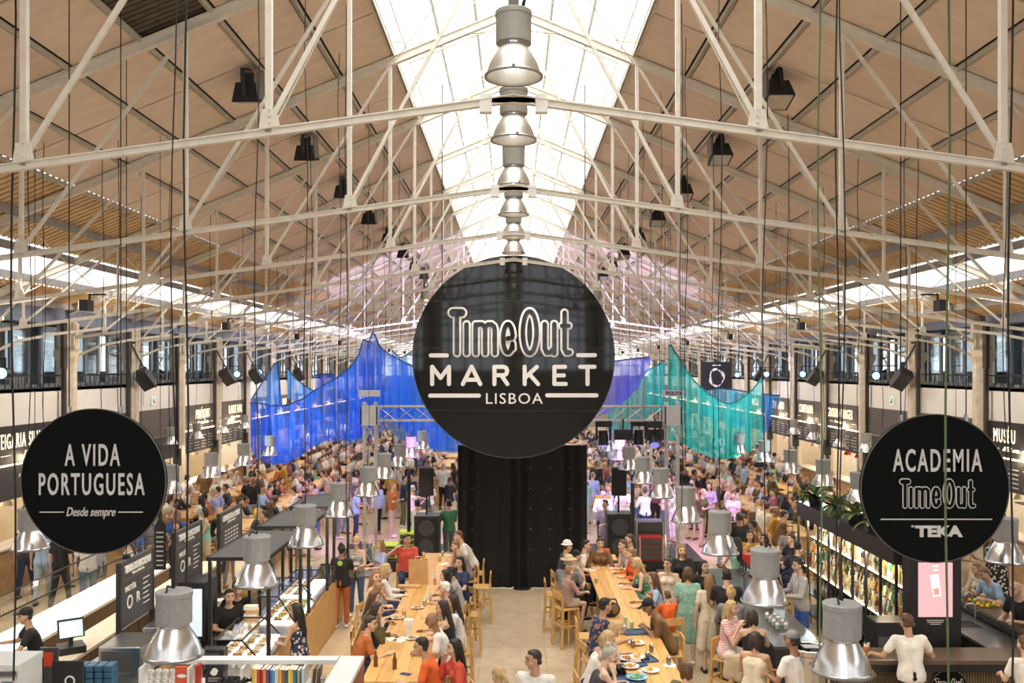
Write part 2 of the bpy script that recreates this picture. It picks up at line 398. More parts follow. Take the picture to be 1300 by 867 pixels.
for s, nm, W, SG in ((-1, 'wall_left', WL, signs_l), (1, 'wall_right', WR, signs_r)):
    YA = -4.0
    mb = MB()
    mb.b2((s*(W+.02), YA, 3.95), (s*(W+.25), YE, 4.8))          # gallery apron
    mb.b2((s*(W+.02), YA, 4.72), (s*(W+4), YE, 4.8))            # gallery floor
    wall = tag(mb.build(nm, bandw), kind='structure')
    MB().b2((s*(W-.05), YA, 6.45), (s*(W+.3), YE, 6.98)).build('ring_beam', blueb, wall)
    MB().b2((s*(W+4), YA, 0), (s*(W+4.2), YE, 4.7)).build('stall_back', inn, wall)
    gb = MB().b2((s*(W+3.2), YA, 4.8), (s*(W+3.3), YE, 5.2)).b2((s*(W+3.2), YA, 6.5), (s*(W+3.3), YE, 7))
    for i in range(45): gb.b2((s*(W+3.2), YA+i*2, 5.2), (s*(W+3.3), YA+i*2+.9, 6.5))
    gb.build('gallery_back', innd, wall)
    gw_ = MB()
    for i in range(45): gw_.b2((s*(W+3.24), YA+i*2+.9, 5.2), (s*(W+3.25), YA+i*2+2, 6.5))
    gw_ = gw_.build('outer_pane', sky_sheet, wall); gw_['kind'] = 'stuff'
    MB().b2((s*(W+.2), YA, 6.9), (s*(W+3.3), YE, 7.0)).build('gallery_soffit', M('soffit', (.3, .3, .32), .8), wall)
    cm = col_build(s)
    pipe = MB().b2((-.05, -.05, 0), (.05, .05, 5.5)).b2((-.05, -.09, 5.3), (.05, .09, 6.5)).mesh('downpipe', M('pipe_brown', (.05, .04, .035), .6))
    pbox = MB().b2((-.11, -.11, 1.9), (.11, .11, 2.5)).mesh('cable_box', dark)
    sgb = MB().b2((-.03, .32, 0), (.03, SP-.32, .93))
    sgmesh = sgb.mesh('board', signd); sgmeshk = sgb.mesh('board', signdk)
    cove = MB().b2((-.01, .32, 0), (.01, SP-.32, .035)).mesh('light_cove', glow)
    menmesh = MB().b2((-.04, .3, 0), (.04, SP-.3, .78)).mesh('menu_board', menum)
    rail = MB().b2((-.02, .28, .30), (.02, SP-.28, .34)).b2((-.02, .28, 0), (.02, SP-.28, .03)).mesh('railing', dark)
    balu = MB().b2((-.008, -.012, 0), (.008, .012, .32)).mesh('baluster', dark)
    sill = [MB().b2((0, 0, 4.8), (.07, .12, 6.45)).mesh('mullion', frame_d), MB().b2((0, .25, 6.3), (.07, SP-.25, 6.45)).b2((0, .25, 4.8), (.07, SP-.25, 4.9)).mesh('window_rail', frame_d)]
    panel_g = MB().b2((.03, .0, 4.9), (.04, .82, 6.3)).mesh('pane', glz)
    ctr = MB().b2((-.1, .3, 0), (.35, SP-.3, 1.05)).mesh('counter', M('counter_timber', (.40, .25, .12), .5, var=.2)); cto = MB().b2((-.18, .25, 1.05), (.42, SP-.25, 1.1)).mesh('worktop', M('counter_top', (.62, .58, .52), .35))
    shelfm = MB(); 
    for z in (1.2, 1.6, 2.0): shelfm.b2((0, .5, z), (.3, SP-.5, z+.04))
    shelfm = shelfm.mesh('shelf', M('shelf_dark', (.09, .075, .06), .6)); litp = MB().b2((0, .6, 1.1), (.03, SP-1.9, 2.35)).mesh('lit_panel', litpane); coldp = MB().b2((0, .5, 1.0), (.03, SP-.6, 2.3)).mesh('lit_panel', cold)
    for k in range(-4, 15):
        yc = Y0+16+k*SP                                      # column at the start of a bay
        if yc > YE: break
        if k > -4 or True:
            c_ = link('column', cm, wall, (s*W, yc, 0)); 
            link('downpipe', pipe, wall, (s*(W-.12), yc-.42, 0)); link('cable_box', pbox, wall, (s*(W-.12), yc-.42, 0))
        r_ = link('railing', rail, wall, (s*(W+.05), yc, 4.8))
        for i in range(11 if k < 6 else 0): link('baluster', balu, r_, (0, .55+i*.29, 0))
        # stall of this bay
        if k >= -2 and k < 12:
            st = empty('food_stall', (s*(W+.1), yc, 0))
            tag(st, 'lit food stall in the %s wall bay from the camera on the %s side' % (ORD[k+2], 'left' if s < 0 else 'right'), 'food stall', 'food stalls along the side walls')
            link('counter', ctr, st, (0 if s > 0 else -.25, 0, 0)); link('worktop', cto, st, (0 if s > 0 else -.25, 0, 0))
            link('shelf', shelfm, st, (s*2.7, 0, 0)); link('lit_panel', coldp if (k+(s > 0)) % 3 == 1 else litp, st, (s*3.1, 0, 0))
            MB().b2((s*1.2, .2, 0), (s*3.6, .3, 2.6)).build('partition', inn, st)
            for i in range(3):
                MB().tube((s*.4, .9+i*1.1, 2.0), (s*.4, .9+i*1.1, 2.6), .008, 5).lathe([(.04, 2.12), (.1, 2.06), (.15, 1.95), (.14, 1.95)], 12, (s*.4, .9+i*1.1, 0)).build('lamp_shade', M('green_shade', (.12, .5, .16), .4) if (s > 0 and k == 1) else M('red_shade', (.5, .04, .03), .4) if (s > 0 and k == 2) else M('pale_shade', (.8, .75, .6), .4), st)
            pt('stall_light', (s*1.6, SP/2, 2.35), 70, (1, .78, .5), .2, st)
        # fascia: sign board and menu board
        if k >= -3:
            sd = empty('stall_sign', (s*(W-.05), yc, 0))
            side = 'left' if s < 0 else 'right'
            txt = SG.get(k, ('', ''))
            blackish = k == -1
            q = link('board', sgmeshk if blackish else sgmesh, sd, (0, 0, 3.02))
            mo = link('menu_board', menmesh, sd, (0, 0, 2.22))
            rot = (R(90), 0, R(90) if s < 0 else R(-90))
            if txt:
                link('light_cove', cove, sd, (-s*.05, 0, 3.02))
                pt('cove_light', (-s*.16, SP/2, 3.12), 22, (1, .75, .45), .05, sd)
            if txt and txt[0]:
                text(txt[0], 'lettering', litt, sd, (-s*.05, SP/2+(0.3 if k != -1 else .75*(-s*-1 if s < 0 else 1)), 3.58), rot, .5, bold=.0, width=min(2.7, .2*len(txt[0])), sp=1.25)
                if txt[1]: text(txt[1], 'tagline', litt, sd, (-s*.05, SP/2+.3, 3.27), rot, .16, width=1.2, shear=.2)
                MB().b2((-.01, .7, 0), (.01, 1.1, .012)).build('rule', litt, sd, (-s*.05, 0, 3.26))
                MB().b2((-.01, 3.0, 0), (.01, 3.4, .012)).build('rule', litt, sd, (-s*.05, 0, 3.26))
            if k < 8 and k != 1:
                if k == -1 and s < 0: text('A EXCELÊNCIA DO QUEIJO', 'menu_text', lett, sd, (-s*.05, SP/2+.4, 2.75), rot, .14, width=1.9); text('THE EXCELLENCE OF CHEESE', 'menu_text', lett, sd, (-s*.05, SP/2+.4, 2.58), rot, .1, width=1.5)
                else:
                    mm = MB()
                    for a in range(4):
                        for r_i in range(5):
                            L = random.uniform(.3, .55); mm.b2((-.004, .6+a*.75, 2.33+r_i*.11), (.004, .6+a*.75+L, 2.36+r_i*.11))
                    mm.build('menu_text', M('menu_chalk', (.6, .58, .55), .7), sd, (-s*.05, 0, 0))
            tag(sd, '%s sign and menu fascia over the %s stall bay from the camera, %s wall' % (('"%s"' % txt[0]) if txt and txt[0] else 'plain taupe', ORD[k+3], side), 'stall sign', 'fascia signs over the wall stalls')
        # gallery window
        wn += 1
        wd = tag(link('window_%d' % wn, sill[1], None, (s*(W+.9), yc, 0)), kind='structure')
        for j in range(5): link('mullion', sill[0], wd, (0, .25+j*.84, 0))
        for j in range(4): link('pane', panel_g, wd, (0, .37+j*.84, 0))
    if True:
        # spots, speakers and other fittings on the columns
        for n_, k in enumerate((1, 3, 4, 6) if s < 0 else (1, 3, 5, 7)):
            y = Y0+16+k*SP
            sp = empty('wall_speaker', (s*(W-.55), y-.25, 0))
            MB().tube((s*.45, 0, 6.1), (0, 0, 5.25), .025, 6).tube((s*.5, 0, 6.1), (s*.3, 0, 6.1), .03, 6).build('bracket', dark, sp)
            m = Matrix.Rotation(R(25*s), 3, 'Y') @ Matrix.Rotation(R(35), 3, 'X')
            MB().box((0, 0, 4.98), (.40, .36, .62), m).build('cabinet', M('speaker_black', (.02, .022, .024), .5), sp, bevel=.02)
            MB().box((-s*.2, 0, 4.98), (.02, .3, .54), m).build('grille', darkm, sp)
            tag(sp, '%s black loudspeaker from the camera on an arm by the columns, %s wall' % (ORD[n_], 'left' if s < 0 else 'right'), 'speaker', 'loudspeakers on the side columns')
    # emergency exit sign
    e = MB().b2((-.015, -.14, -.14), (.015, .14, .14)).build('exit_sign', M('exit_pale', (.75, .85, .70), .5, emis=.3), None, (s*(W-.03), Y0+16+1*SP+1.7, 4.25))
    tag(e, 'small pale green exit sign on the white band of the %s wall' % ('left' if s < 0 else 'right'), 'exit sign')
    MB().b2((-.02, -.05, -.08), (.02, .02, .06)).b2((-.02, .03, -.1), (.02, .09, -.02)).build('running_figure', M('exit_green', (.05, .25, .1), .5), e)
# wall behind the camera, glazed above
wn += 1; wnr = tag(MB().b2((-13, -4.3, 0), (13.5, -4.1, 5.2)).build('wall_near', M('near_wall', (.45, .40, .34), .8)), kind='structure')
g = MB()
for i in range(-15, 16):
    x = i*.8; zt_ = zr(x)-.05
    if zt_ > 5.3: g.b2((x-.05, -4.25, 5.2), (x+.05, -4.2, zt_))
for j in range(9):
    z = 5.2+j*.75; xx = min(12.4, (ZR-z)/SL); g.b2((-xx, -4.25, z-.05), (xx, -4.2, z+.05))
for x in (-8, -4, 0, 4, 8): g.b2((x-.5, -4.3, 5.2), (x+.5, -4.2, zr(abs(x)+.5)))
tag(g.build('window_%d' % wn, cream), kind='structure')
# end wall with glazed gable
mb = MB(); mb.b2((-16.5, YE, 0), (17, YE+.3, 4.6)); wf = tag(mb.build('wall_far', M('far_wall', (.5, .45, .4), .8)), kind='structure')
wn += 1; g = MB()
for i in range(-12, 13): g.b2((i*1.0-.04, YE+.1, 4.6), (i*1.0+.04, YE+.2, zr(i)+.4))
for z in (4.6, 5.6, 6.6, 7.6, 8.6, 9.6, 10.6):
    xx = min(12, (ZR+.4-z)/SL); g.b2((-xx, YE+.1, z-.04), (xx, YE+.2, z+.04))
gw = tag(g.build('window_%d' % wn, cream), kind='structure')
gp = MB()
for i in range(-12, 12):
    for j in range(6):
        if 5.6+j <= zr(max(abs(i), abs(i+1)))+.5: gp.b2((i+.05, YE+.14, 4.65+j), (i+.95, YE+.15, 5.55+j))
tag(gp.build('pane_field', sky_sheet, gw), kind='stuff')
area('daylight_gable', (0, YE+2, 7.5), 24, 7, (R(-90), 0, 0), 1500, (.9, .95, 1))
# ================================================================ HANGING THINGS
alu = M('spun_aluminium', (.80, .80, .80), .25, 1, var=.12, scale=3, bump=.03)
alud = M('spun_aluminium_dull', (.66, .63, .56), .38, .8, var=.08, scale=4)
hous = M('lamp_housing_grey', (.30, .30, .29), .6, var=.1, scale=30, bump=.05)
housw = M('lamp_housing_khaki', (.30, .285, .24), .6, var=.1)
cabm = M('cable_black', (.012, .012, .013), .6); green = M('cable_green', (.10, .17, .07), .6)
bulb = M('lamp_glow', (1, .97, .9), .5, var=0, emis=9, ecol=(1, .96, .9))
BELL = [(.105, 0), (.12, -.02), (.15, -.07), (.185, -.13), (.213, -.19), (.229, -.25), (.235, -.265), (.246, -.268), (.246, -.278), (.232, -.278), (.222, -.25), (.178, -.13), (.12, -.04), (.0, -.03)]
def make_lamp(hm, bm_, lit, pole):
    t = empty('pendant_lamp')
    MB().lathe([(0, .28), (.145, .28), (.155, .272), (.155, .235), (.150, .232), (.150, .006), (.138, 0), (.12, -.005), (0, -.005)], 24).build('housing', hm, t, smooth=False)
    MB().lathe([(.122, .004), (.128, .0), (.128, -.02), (.11, -.02)], 24).build('collar', steel, t)
    MB().lathe(BELL, 32).build('reflector', bm_, t, smooth=True)
    MB().lathe([(.235, -.262), (.25, -.266), (.25, -.282), (.235, -.282)], 32).box((0, -.25, -.262), (.03, .02, .03)).box((0, .25, -.262), (.03, .02, .03)).build('rim', M('rim_grey', (.2, .19, .18), .5), t)
    MB().ball((0, 0, -.15), (.07, .07, .09)).build('bulb', bulb if lit else M('bulb_frost', (.9, .85, .75), .4, emis=.5), t, smooth=True)
    if pole:
        MB().b2((-.045, -.045, .28), (.045, .045, 1.0)).build('hanger', M('hanger_steel', (.12, .11, .10), .6), t)
        MB().path([(.05, 0, .9), (.09, -.04, .6), (.11, -.03, .42), (.06, 0, .29)], .012).path([(.07, .02, .9), (.12, .0, .5), (.08, 0, .29)], .01).build('wire', cabm, t)
    else:
        MB().path([(.1, 0, .285), (.06, -.02, .33), (0, 0, .30), (0, 0, .42)], .009).build('wire', cabm, t)
    return t
def cable(x, y, z0, z1, r=.008, mat=None, wob=.03):
    n = 8; ph = random.random()*6
    pts = [(x+wob*math.sin(ph+i*1.1)*(0 if i in (0, n) else 1), y, z0+(z1-z0)*i/n) for i in range(n+1)]
    return MB().path(pts, r, 5).build('suspension_cable', mat or cabm)
lp_lit = make_lamp(housw, alud, True, True); u1 = [False]
for i, Y in enumerate((7.68, 9.75, 12.3, 14.57, 17.1, 19.4)):
    o = place(lp_lit, u1, (0, Y, H+2.47+.278), R(i*9))
    if i in (1,): o.location.z = H+2.47+.262
    tag(o, '%s bell pendant lamp of the high central row under the ridge, counted from the camera' % ORD[i], 'pendant lamp', 'high central pendant lamps')
    l = bpy.data.lights.new('lamp', 'SPOT'); l.energy = 110; l.spot_size = R(120); l.spot_blend = .5; l.color = (1, .92, .8); l.shadow_soft_size = .12
    q = bpy.data.objects.new('lamp_light', l); COL.objects.link(q); q.location = (0, Y, H+2.40)
for i, (X, Y) in enumerate(((3.1, 33.5), (3.35, 37.5), (-3.3, 33.5))):
    o = place(lp_lit, u1, (X, Y, H+2.6), 0); tag(o, 'small far bell lamp hanging under the trusses %s' % ('right of the big disc, upper', 'right of the big disc, lower', 'left of the big disc')[0 if i == 0 else 1 if i == 1 else 2], 'pendant lamp')
ZL_ = H-2.46                                         # rim height of the lower lamps
rows = [('inner left row', -3.02, [(221, 835), (326, 745), (388, 695), (431, 658), (467, 632), (488, 610), (508, 595), (522, 583), (536, 573)]),
        ('middle left row', -6.75, [(38, 700), (130, 655), (216, 629), (268, 609), (309, 594), (343, 581), (373, 571), (396, 563), (418, 556), (436, 549)]),
        ('outer left row', -10.9, [(216, 567), (250, 560), (283, 553), (310, 547)]),
        ('inner right row', 2.76, [(1069, 855), (971, 767), (914, 705), (871, 665), (839, 634), (816, 616), (798, 599), (787, 586), (773, 575)]),
        ('middle right row', 6.1, [(1276, 716), (1150, 668), (1090, 641), (1045, 620), (1003, 604), (970, 589), (939, 578), (916, 569)]),
        ('outer right row', 10.6, [(1100, 577), (1067, 570), (1033, 561), (1008, 554)])]
lp = make_lamp(hous, alu, False, False); u2 = [False]; lampxy = []
for nm, X, L in rows:
    for i, (px, py) in enumerate(L):
        Y = 2.46*F/(py-VY-3); x = (px-VX)*Y/F
        o = place(lp, u2, (x, Y, ZL_+.278), random.random()*6)
        o.rotation_euler[0] = random.uniform(-.02, .02)
        tag(o, '%s aluminium bell lamp from the camera in the %s, on a black cable' % (ORD[i], nm), 'pendant lamp', 'bell lamps of the '+nm)
        c = cable(x, Y, ZL_+.62, zr(x)+.04, .0065 if i < 4 else .0055); tag(c, 'thin black cable holding the %s bell lamp of the %s' % (ORD[i], nm), 'cable', 'lamp cables')
        l = bpy.data.lights.new('lamp', 'SPOT'); l.energy = 60; l.spot_size = R(150); l.spot_blend = .6; l.color = (1, .80, .55); l.shadow_soft_size = .15
        q = bpy.data.objects.new('lamp_light', l); COL.objects.link(q); q.location = (x, Y, ZL_+.03); lampxy.append((x, Y))
# loose cables
for px, Y, z1, m, r, lab in ((1203, 9.6, .0, green, .016, 'green cable hanging in front of the right round sign'), (1041, 10.4, 1.2, green, .014, 'green cable hanging left of the right round sign'),
        (1063, 11.5, 1.2, cabm, .013, 'thick black cable just right of the green one'), (1283, 8.6, 1.6, cabm, .013, 'black cable at the right edge of the view'),
        (17, 9.0, 2.2, cabm, .013, 'black cable at the left edge of the view'), (236, 9.2, 2.9, cabm, .014, 'thick black cable left of the nearest low lamp'), (56, 14, 4.2, cabm, .008, 'thin cable beside the left edge'), (150, 15, 3.6, cabm, .008, 'thin cable over the left round sign'),
        (1000, 16, 3, cabm, .01, 'thin cable right of the teal net'), (865, 13.5, 3, cabm, .009, 'thin cable over the right stage tower'), (905, 18, 3.4, cabm, .009, 'thin cable beside the teal net'), (440, 13.5, 3, cabm, .009, 'thin cable over the blue net'), (395, 18, 3.2, cabm, .009, 'thin cable left of the blue net peak'), (1120, 20, 4, cabm, .009, 'thin cable over the right gallery'), (1165, 14.5, 3.4, cabm, .009, 'thin cable right of the loudspeaker, over the gallery')):
    X = (px-VX)*Y/F
    tag(cable(X, Y, z1, zr(X)+.04, r*.8, m, .025), lab, 'cable')
for i in range(34):                                  # the many drop wires between roof and floor
    s = -1 if i % 2 else 1; X = s*random.choice((4.4, 5.3, 6.2, 7.5, 8.3, 9.4)); Y = 17+i*1.1
    mb = MB().tube((X, Y, 2.9+random.random()*2), (X, Y, zr(X)+.04), .005, 5)
    tag(mb.build('drop_wire', cabm), 'thin dark drop wire from the roof, %s side, %s from the camera' % ('left' if s < 0 else 'right', nth(i//2)), 'wire', 'thin drop wires on the %s side' % ('left' if s < 0 else 'right'))
# floodlights under the boards
def make_flood():
    t = empty('flood_lamp')
    MB().add([(-.2, -.17, 0), (.2, -.17, 0), (.2, .17, 0), (-.2, .17, 0), (-.14, -.12, .3), (.14, -.12, .3), (.14, .12, .3), (-.14, .12, .3)], [(4, 5, 6, 7), (0, 4, 7, 3), (1, 2, 6, 5), (0, 1, 5, 4), (3, 7, 6, 2)]).build('hood', darkm, t)
    MB().b2((-.08, -.07, .3), (.08, .07, .45)).build('gear_box', dark, t)
    MB().b2((-.18, -.15, .0), (.18, .15, .015)).build('lens', M('lens_glass', (.5, .45, .38), .15), t)
    MB().bar((-.22, 0, .1), (-.22, 0, .5), .02, .05).bar((.22, 0, .1), (.22, 0, .5), .02, .05).bar((-.22, 0, .5), (.22, 0, .5), .05, .02).build('yoke', dark, t)
    MB().b2((-.16, .14, .05), (.16, .17, .5)).build('back_plate', M('plate_smoky', (.14, .12, .10), .6), t)
    return t
fl = make_flood(); u = [False]
for s in (-1, 1):
    for i in range(8):
        x = 4.2; o = place(fl, u, (s*x, 14.4+4*i, zr(x)-.52), R(90*s)); o.rotation_euler[1] = R(14); o.scale = (1.2, 1.25, 1.0)
        tag(o, '%s black floodlight from the camera under the %s roof slope' % (ORD[i], 'left' if s < 0 else 'right'), 'floodlight', 'floodlights under the roof boards')
# ---- the round signs
disc = M('sign_black_gloss', (.005, .006, .0065), .045, var=.15, scale=2, spec=.6); disc2 = M('sign_black_satin', (.004, .005, .005), .7, var=.1, scale=2, spec=.1)
k0 = 20.2/F/5.417; def_c = (112*5.417, (453-370)*5.417)
def tc(x, y): return ((x-def_c[0]), (def_c[1]-y))
def arc(cx, cy, rx, ry, a0, a1, n=14): return [(cx+rx*math.cos(R(a0+(a1-a0)*i/n)), cy-ry*math.sin(R(a0+(a1-a0)*i/n))) for i in range(n+1)]
LOGO = [[(190, 146), (250, 146), 10.], [(218, 150), (218, 424)], [(284, 226), (284, 424)],
        [(347, 226), (347, 424)], [(347, 240), (365, 226), (390, 226), (406, 240), (412, 262), (412, 424)], [(412, 245), (430, 226), (455, 226), (472, 240), (478, 262), (478, 424)],
        arc(568, 322, 33, 98, 12, 338, 22), [(601, 300), (596, 318), (566, 322)], [(598, 360), (600, 392)],
        arc(717, 280, 47, 144, 0, 360, 30), [(820, 224), (820, 392), (834, 420), (858, 418), (886, 388)], [(886, 224), (886, 424)],
        [(957, 146), (957, 395), (970, 421), (992, 418)], [(940, 236), (984, 236)]]
def logo(parent, white_m, black_m, k, off=(0, 0), r1=29., r0=15., z=.010):
    L = [[tuple(((p[0]-585)*1., (285-p[1])*1.)) if isinstance(p, tuple) else p for p in l] for l in LOGO]
    for a, b in ((0, 2), (2, 3), (3, 6), (6, 9), (9, 10), (10, 12), (12, 14)):
        o = strokes(L[a:b], r1, z*(1+.3*(a % 2)), None, k, z/60).build('letter_outline', white_m, parent, (off[0], 0, off[1]))
        p = strokes(L[a:b], r0, z*3.4, None, k, z/60).build('letter_fill', black_m, parent, (off[0], -.001, off[1]))
def round_sign(name, loc, r, mat, th=.1):
    t = empty(name, loc)
    n = 96; mb = MB()
    mb.add([(r*math.cos(2*PI*i/n), 0, r*math.sin(2*PI*i/n)) for i in range(n)]+[(r*math.cos(2*PI*i/n), th, r*math.sin(2*PI*i/n)) for i in range(n)],
           [tuple(range(n))]+[tuple(range(2*n-1, n-1, -1))]+[(i, i+n, (i+1) % n+n, (i+1) % n) for i in range(n)])
    mb.build('disc', mat, t)
    mb = MB()
    for i in range(n):
        a, b = 2*PI*i/n, 2*PI*(i+1)/n; mb.bar((r*math.cos(a), .0, r*math.sin(a)), (r*math.cos(b), .0, r*math.sin(b)), .012, .012)
    mb.build('edge_trim', M('edge_grey', (.10, .095, .085), .4), t)
    return t
big = round_sign('round_sign', (0, 20.2, H+15*20.2/F), 128.5*20.2/F, disc, .16)
tag(big, 'huge glossy black disc sign reading TIME OUT MARKET LISBOA in the middle of the hall', 'sign')
logo(big, lett, disc, k0, ((585-def_c[0])*k0, (def_c[1]-285)*k0))
def S_(L): return [[tc(*p) if isinstance(p, tuple) else p for p in l] for l in L]
for ch, L in (('letter_M', [[(47, 637), (47, 518), (105, 594), (163, 518), (163, 637)]]), ('letter_A', [[(258, 637), (318, 516), (378, 637)], [(281, 607), (355, 607)]]),
              ('letter_R', [[(475, 637), (475, 518), (538, 518), (556, 526), (563, 546), (556, 568), (538, 576), (475, 576)], [(525, 580), (564, 637)]]),
              ('letter_K', [[(683, 518), (683, 637)], [(766, 518), (690, 590)], [(715, 568), (775, 637)]]), ('letter_E', [[(960, 518), (887, 518), (887, 636), (965, 636)], [(887, 577), (952, 577)]]),
              ('letter_T', [[(1065, 518), (1163, 518)], [(1115, 518), (1115, 637)]])):
    strokes(S_(L), 14., .022, None, k0).build('letter', lett, big)
for l_ in ([(38, 440), (148, 440)], [(1050, 438), (1165, 438)], [(34, 716), (368, 716)], [(838, 714), (1176, 714)]): strokes(S_([l_]), 14., .022, None, k0).build('rule', lett, big)
text('LISBOA', 'lettering', lett, big, (tc(608, 740)[0]*k0, -.02, tc(608, 740)[1]*k0), size=.34, bold=.001, width=390*k0, sp=1.15)
for z in (1.25, .2, -1.2): MB().b2((-math.sqrt(5-z*z), -.003, z-.004), (math.sqrt(5-z*z), .0, z+.004)).build('seam', M('seam', (.03, .03, .03), .5), big)
for x in (-1.6, 1.6): MB().tube((x, .08, 1.5), (x, .08, 6.6-x*x*.2), .012, 6).build('hanging_wire', cabm, big)
# left round sign
def hang(t, r, xs, top):
    for x in xs: MB().tube((x, .04, math.sqrt(r*r-x*x)-.02), (x, .04, top), .007, 5).build('hanging_wire', cabm, t); MB().box((x, .04, math.sqrt(r*r-x*x)+.04), (.03, .04, .08)).build('shackle', steel, t)
Ys = 10.5; kk = Ys/F
sl = round_sign('round_sign', at(118.5, 611, Y=Ys), 92*kk, disc2, .06); tag(sl, 'black disc sign reading A VIDA PORTUGUESA hanging on the left', 'sign'); hang(sl, .84, (-.3, .3), zr(4.87)-sl.location.z+.05)
sdl = M('sign_letter_grey', (.66, .65, .63), .6, var=.02)
text('A VIDA', 'lettering', sdl, sl, ((118-118.5)*kk, -.012, (611-579)*kk), size=.30, bold=.004, width=70*kk, sp=1.25)
text('PORTUGUESA', 'lettering', sdl, sl, ((116.5-118.5)*kk, -.012, (611-616)*kk), size=.30, bold=.004, width=134*kk, sp=1.25)
text('Desde sempre', 'tagline', sdl, sl, (-3*kk, -.012, (611-650)*kk), size=.145, bold=.001, width=62*kk, shear=.3)
for x in (-53, 47): MB().b2(((x-15)*kk, -.01, -39.6*kk), ((x+16)*kk, .0, -38.4*kk)).build('rule', sdl, sl)
for o in list(COL.objects):
    if o.parent == sl and o.name.startswith('lettering'):
        for v in o.data.vertices: v.co.y *= 1.18
# right round sign
sr = round_sign('round_sign', at(1187, 620, Y=Ys), 94*kk, disc2, .06); tag(sr, 'black disc sign reading ACADEMIA with an outlined logo hanging on the right', 'sign'); hang(sr, .86, (-.38, .38), zr(4.88)-sr.location.z+.05)
t = text('ACADEMIA', 'lettering', sdl, sr, (2.5*kk, -.012, (620-586)*kk), size=.30, bold=.004, width=113*kk, sp=1.25)
for v in t.data.vertices: v.co.y *= 1.22
logo(sr, sdl, disc2, 98*kk/870, (3*kk, (620-627)*kk), 28., 15., .004)
MB().b2((-69*kk, -.01, -39.8*kk), (72*kk, 0, -38.4*kk)).build('rule', sdl, sr)
t = text('TEKA', 'lettering', sdl, sr, (4*kk, -.012, (620-675)*kk), size=.17, bold=.008, width=60*kk)
MB().b2((-30*kk, -.014, -49*kk), (-27*kk, 0, -47*kk)).b2((-25*kk, -.013, -49*kk), (-4*kk, 0, -47*kk)).build('logo_mark', sdl, sr)
# ---- black drape below the big sign
drape = M('black_velvet', (.005, .005, .006), .85, var=.3, scale=3)
t = empty('stage_drape', (0, 21.9, 0)); tag(t, 'tall black velvet drape hanging below the big round sign', 'drape')
mb = MB(); n = 150; v = []; x0, x1 = -1.33, 1.76
for j in range(7):
    for i in range(n+1):
        x = x0+(x1-x0)*i/n; z = 3.42*j/6
        a = .035+.03*math.sin(i*.11); y = a*math.sin(i*.42+1.4*math.sin(i*.09)+.2*math.sin(j*.8))-.02*j/6
        v.append((x, y, z+.01))
mb.add(v, [(j*(n+1)+i, j*(n+1)+i+1, (j+1)*(n+1)+i+1, (j+1)*(n+1)+i) for j in range(6) for i in range(n)])
mb.build('cloth', drape, t, smooth=True)
mb = MB()
for x in (-1.33, .2, 1.76): mb.tube((x, .12, 0), (x, .12, 3.45), .03, 8)
mb.tube((-1.33, .12, 3.42), (1.76, .12, 3.42), .03, 8).build('drape_frame', dark, t)
for x in (-1.2, .2, 1.7): MB().lathe([(0, .02), (.2, .02), (.22, 0), (0, 0)], 16, (x, -.05, 0)).build('base_plate', dark, t)
g = MB()
for i in range(6):
    for j in range(5):
        if i in (1, 2): continue
        g.ball((-1.0+i*.47, -.085, .95+j*.49), .012, 6, 4)
tag(g.build('brass_stud', M('brass', (.7, .5, .1), .3, .8), t), kind='stuff')
# ---- nets
def net(name, cols, Ya, Yb, col, label, tr=.28, rip=.16, mcol=None):
    v = []; m = len(cols); N = (m-1)*10; K = 8
    for i in range(N+1):
        u = i/10; a = min(int(u), m-2); f = u-a; c0, c1 = cols[a], cols[a+1]
        px = c0[0]*(1-f)+c1[0]*f; yt = c0[1]*(1-f)+c1[1]*f; yb = c0[2]*(1-f)+c1[2]*f; Y = Ya+(Yb-Ya)*i/N
        for j in range(K+1):
            t_ = j/K; yy = Y+rip*math.sin(i*.95+.6*math.sin(i*.23))*(.25+.75*t_)+.25*math.sin(u*.9)*t_
            p = at(px, yt+(yb-yt)*t_, Y=Y); v.append((p.x, yy, p.z))
    mb = MB(); mb.add(v, [(i*(K+1)+j, (i+1)*(K+1)+j, (i+1)*(K+1)+j+1, i*(K+1)+j+1) for i in range(N) for j in range(K)])
    t = empty(name, (0, 0, 0)); mb.build('netting', sheet('net_%s' % label[:9], col, tr, mcol or (1, 1, 1)), t, smooth=True)
    ed = MB(); pts = [v[i*(K+1)] for i in range(0, N+1, 3)]; ed.path([(p[0], p[1]-.01, p[2]) for p in pts], .022, 5)
    ed.build('edge_rope', M('rope_%s' % label[:9], [c*.3 for c in col], .8), t)
    for c in cols:
        if c[-1] == 'peak':
            p = at(c[0], c[1], Y=Ya+(Yb-Ya)*cols.index(c)/(m-1)); MB().tube(p, (p.x, p.y, zr(p.x)+.04), .008, 5).build('hanging_wire', cabm, t)
    return tag(t, label, 'net', 'dyed nets hung over the crowd')
net('hanging_net', [(318, 512, 568), (322, 511, 582), (332, 512, 588), (345, 515, 590), (365, 514, 588), (385, 506, 578), (400, 495, 566), (415, 486, 560), (430, 478, 560), (445, 466, 560), (455, 452, 557), (461, 431, 550, 'peak'), (468, 434, 546), (474, 420, 540, 'peak'), (482, 440, 536), (495, 450, 534), (510, 458, 545), (523, 464, 556), (540, 468, 566), (560, 470, 572), (590, 476, 573)],
    26, 29, (.04, .22, .95), 'deep blue hanging net with a high peak left of the big round sign', .2)
net('hanging_net', [(320, 506, 512), (335, 482, 514), (352, 457, 516, 'peak'), (356, 496, 516)], 27.5, 28, (.10, .38, .85), 'small blue net sail at the far left end above the long blue one', .3)
net('hanging_net', [(365, 467, 506, 'peak'), (375, 480, 510), (390, 492, 508), (402, 498, 504)], 28.5, 29, (.12, .40, .85), 'second small pale blue sail left of the tall net peak', .3)
